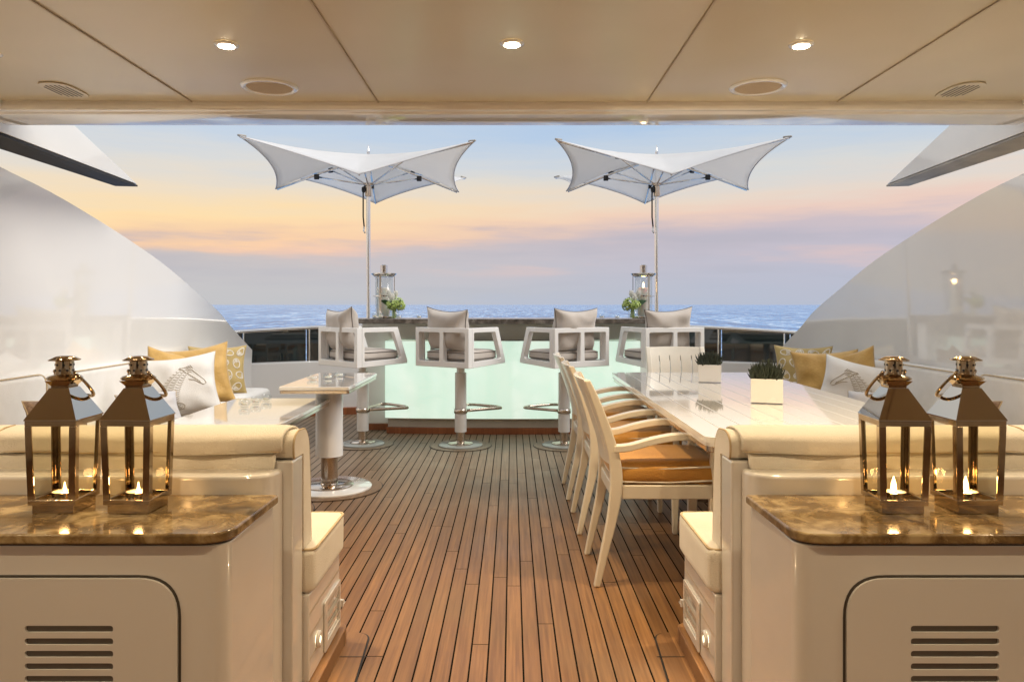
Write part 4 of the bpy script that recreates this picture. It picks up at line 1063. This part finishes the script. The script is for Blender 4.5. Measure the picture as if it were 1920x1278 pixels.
    for k in range(21):
        f = k/20*PI; c = math.cos(f); sn = math.sin(f)
        p = ax*(.048*math.copysign(abs(c)**.6, c)) + side_*(.068*sn**.8) + Vector((0, 0, .372-.070*sn**.9))
        pts.append(p)
    bm = B(); tube(bm, pts, [.0038+.0012*math.sin(k/20*PI) for k in range(21)], 10); obj('handle', bm, nickel, t_, True)
    # tealight
    cz = z0+.0063
    bm = B(); lathe(bm, [(.030, cz), (.032, cz+.018), (.0305, cz+.0185), (.0295, cz+.014)], n=32); tl = obj('tealight', bm, wax if False else chrome, t_, 'auto')
    bm = B(); lathe(bm, [(.0293, cz+.0141), (.028, cz+.0165), (.001, cz+.0155)], n=28, cap=False); obj('tealight_wax', bm, waxlit, tl, True)
    k_ = 1 if lit else .6
    bm = B(); lathe(bm, [(.0015, cz+.015), (.0075*k_, cz+.024), (.0065*k_, cz+.034*k_+.003), (.0008, cz+.018+.040*k_)], n=14)
    obj('flame', bm, flame_m, tl, True)
    l = bpy.data.lights.new('tealight_glow', 'POINT'); l.energy = .9 if lit else .45; l.color = (1, .56, .22); l.shadow_soft_size = .012
    lo = bpy.data.objects.new('tealight_glow', l); COL.objects.link(lo); lo.parent = t_; lo.location = (0, 0, cz+.045)
nickelroof = M('polished_roof_metal', (.62, .55, .45), .03, 1)
waxlit = M('lit_tealight_wax', (.9, .72, .42), .4, Subsurface_Weight=.4, Emission_Color=(1, .55, .18, 1), Emission_Strength=1.6)
lantern(-1.183, 1.975, -1, 'outermost of the two lanterns on the left console, dim tealight inside', False, 1)
lantern(-.988, 1.975, -1, 'lantern on the left console nearest the aisle, its front roof dark', False, -2)
lantern(1.008, 1.972, 1, 'lantern on the right console nearest the aisle, with bright flame', True, -3)
lantern(1.200, 1.975, 1, 'outermost of the two lanterns on the right console, with bright flame', True, 1)

# ------------------------------------------------------------------ side benches with back cushions
def bench(s, side):
    t_ = thing('side_bench', 'long white upholstered bench running along the %s side wall' % side, 'bench', (s*2.9, 5, 0))
    wbox('base', gel, t_, s*2.42, s*3.1, 2.9, 7.35, .02, .30)
    ys = [2.9, 3.9, 4.9, 5.9, 6.6, 7.32]
    for i, (a, b_) in enumerate(zip(ys, ys[1:])):
        bm = B(); softbox(bm, s*2.37, s*3.0, a+.004, b_-.004, .302, .435, .035, 9, .010, i+3); obj('seat_cushion', bm, whitefab, t_, True, world=True)
        k0 = .04*(a-4.6)/1.0 if a > 4.6 else 0
        xo = 3.24-max(0, (b_+a)/2-4.6)*.125
        # tall back cushion with rounded shoulders
        ol = rnd([(a+.006, .43), (a+.006, .80), (b_-.006, .80), (b_-.006, .43)], [0, .10, .10, 0], 8)
        bm = B(); prism(bm, ol, s*(xo-.20), s*(xo-.03), 'x'); c = obj('back_cushion', bm, whitefab, t_, bevel=.035, segs=5, world=True)
        bm = B(); tube(bm, [(s*(xo-.192), y, z) for y, z in ol], .0045, 6); obj('piping', bm, pipingm, c, True)
    wbox('back_ledge', gel, t_, s*3.075, s*3.262, 2.9, 5.6, .43, .772, bevel=.01)
bench(-1, 'left'); bench(1, 'right')

# ------------------------------------------------------------------ scatter cushions
def strip_on(surf, uvpts, wdt, side=-1, off=.003):
    pts = [surf(u, v, side)+Vector((0, side*off, 0)) for u, v in uvpts]
    bm = B(); tube(bm, pts, wdt, 5); return bm
def merge_tubes(surf, polys, wdt, side=-1, off=.002):
    bm = B()
    for pl_ in polys:
        tube(bm, [surf(u, v, side)+Vector((0, side*off, 0)) for u, v in pl_], wdt, 5)
    return bm
def scatter(loc, rz, tilt_, w_, h_, th, mat, label, kind, seed, roll=0, mirror=1):
    t_ = thing('cushion', label, 'cushion', loc, rz, 'scatter cushions on the side benches')
    mtx = Matrix.Rotation(tilt_, 4, 'X') @ Matrix.Rotation(roll, 4, 'Y')
    bm, surf = make_pillow(w_, h_, th*1.1, 28, seed, .13, .020)
    bm.transform(mtx); body = obj('cushion_body', bm, mat, t_, True)
    bm = pillow_piping(surf, .0045); bm.transform(mtx); obj('piping', bm, pipingm, body, True)
    if kind == 'horse':
        polys = []
        m_ = mirror
        # arched neck and flank covered in short curved strokes
        for r_ in range(18):
            f = r_/17; v = .42-f*1.22; cu = (-.12+.42*math.sin(f*2.6)*1.0)*1.0
            wd_ = .13+.12*math.sin(PI*min(1, f*1.15))
            nn = 3
            for c in range(nn):
                u0 = cu-wd_+2*wd_*c/nn; u1 = u0+2*wd_/nn*.86
                polys.append([(m_*(u0+(u1-u0)*q/4), v-.035*math.sin(PI*q/4)+.02*c) for q in range(5)])
        # head: muzzle outline, jaw, mane ticks
        polys.append([(m_*u, v) for u, v in ((-.18, .46), (-.32, .40), (-.46, .22), (-.62, .04), (-.66, -.06), (-.58, -.10), (-.46, -.02), (-.34, .08), (-.20, .12))])
        polys.append([(m_*u, v) for u, v in ((-.30, .34), (-.25, .36), (-.22, .32))])
        for k in range(9): polys.append([(m_*(-.50+.055*k), -.02+.055*k), (m_*(-.46+.055*k), .05+.055*k)])
        for k in range(7): polys.append([(m_*(-.34+.05*k), .46+.01*k), (m_*(-.28+.05*k), .58-.02*k)])
        # curled tail
        polys.append([(m_*(.18+.22*math.cos(a_)), -.72+.14*math.sin(a_)) for a_ in [q*.5 for q in range(12)]])
        polys.append([(m_*(.42+.05*math.sin(q)), .0-.08*q) for q in range(6)])
        bm = merge_tubes(surf, polys, .0022); bm.transform(mtx); obj('embroidery', bm, thread, body)
    if kind == 'rings':
        polys = []
        for i in range(4):
            for j in range(4):
                cu, cv = -.72+i*.48+(.12 if j % 2 else -.05), -.72+j*.48; a0 = (i*1.3+j*2.1)
                polys.append([(cu+.20*math.cos(a0)*math.cos(q*.52)-.13*math.sin(a0)*math.sin(q*.52), cv+.20*math.sin(a0)*math.cos(q*.52)+.13*math.cos(a0)*math.sin(q*.52)) for q in range(13)])
                for e in (-1, 0, 1):
                    polys.append([(cu+.17*math.cos(a0)*(1-q*.45)+e*.04*math.sin(a0)*q, cv+.17*math.sin(a0)*(1-q*.45)-e*.04*math.cos(a0)*q) for q in range(3)])
        polys = [[(max(-.93, min(.93, u)), max(-.93, min(.93, v))) for u, v in p] for p in polys]
        bm = merge_tubes(surf, polys, .0048, off=.001); bm.transform(mtx); obj('leaf_ring_pattern', bm, whitethread, body)
    return t_
for s, side in ((-1, 'left'), (1, 'right')):
    def sc(x, y, z, rz, tl, *a, **k): return scatter((s*x, y, z), s*R(rz)*-1, R(tl), *a, **k)
    L = s < 0
    sc(2.36 if L else 2.43, 5.38, .430, 26 if L else 34, -17, .54, .47 if L else .43, .19, whitefab, 'white cushion embroidered with a seahorse-like animal on the %s bench' % side, 'horse', 3 if L else 31, roll=R(-6 if L else -11)*s*-1, mirror=-s*-1)
    sc(2.47 if L else 2.53, 5.95, .432, 20 if L else 12, -13, .52, .50 if L else .46, .17, gold, 'plain gold cushion peeking out behind the embroidered one, %s bench' % side, '', 5 if L else 51, roll=R(8 if L else -3)*s)
    sc(2.66 if L else 2.63, 6.75, .432, 22, -10, .50, .45, .15, goldflat, 'gold cushion printed with white leaf rings at the far end of the %s bench' % side, 'rings', 7 if L else 71)
    sc(2.70, 5.80, .436, 36 if L else 48, -12, .40, .47, .14, gold, 'gold cushion leaning on the %s bench back behind the embroidered one' % side, '', 15 if L else 25, roll=R(-12 if L else -16)*s)
    sc(2.38, 4.98, .430, 46, -36, .40, .27, .13, greycush, 'small pearl grey cushion lying before the embroidered one, %s bench' % side, '', 11)
    sc(2.75, 4.55, .43, 70, -14, .40, .26, .12, browncush, 'small brown woven cushion alone on the near part of the %s bench' % side, '', 12)
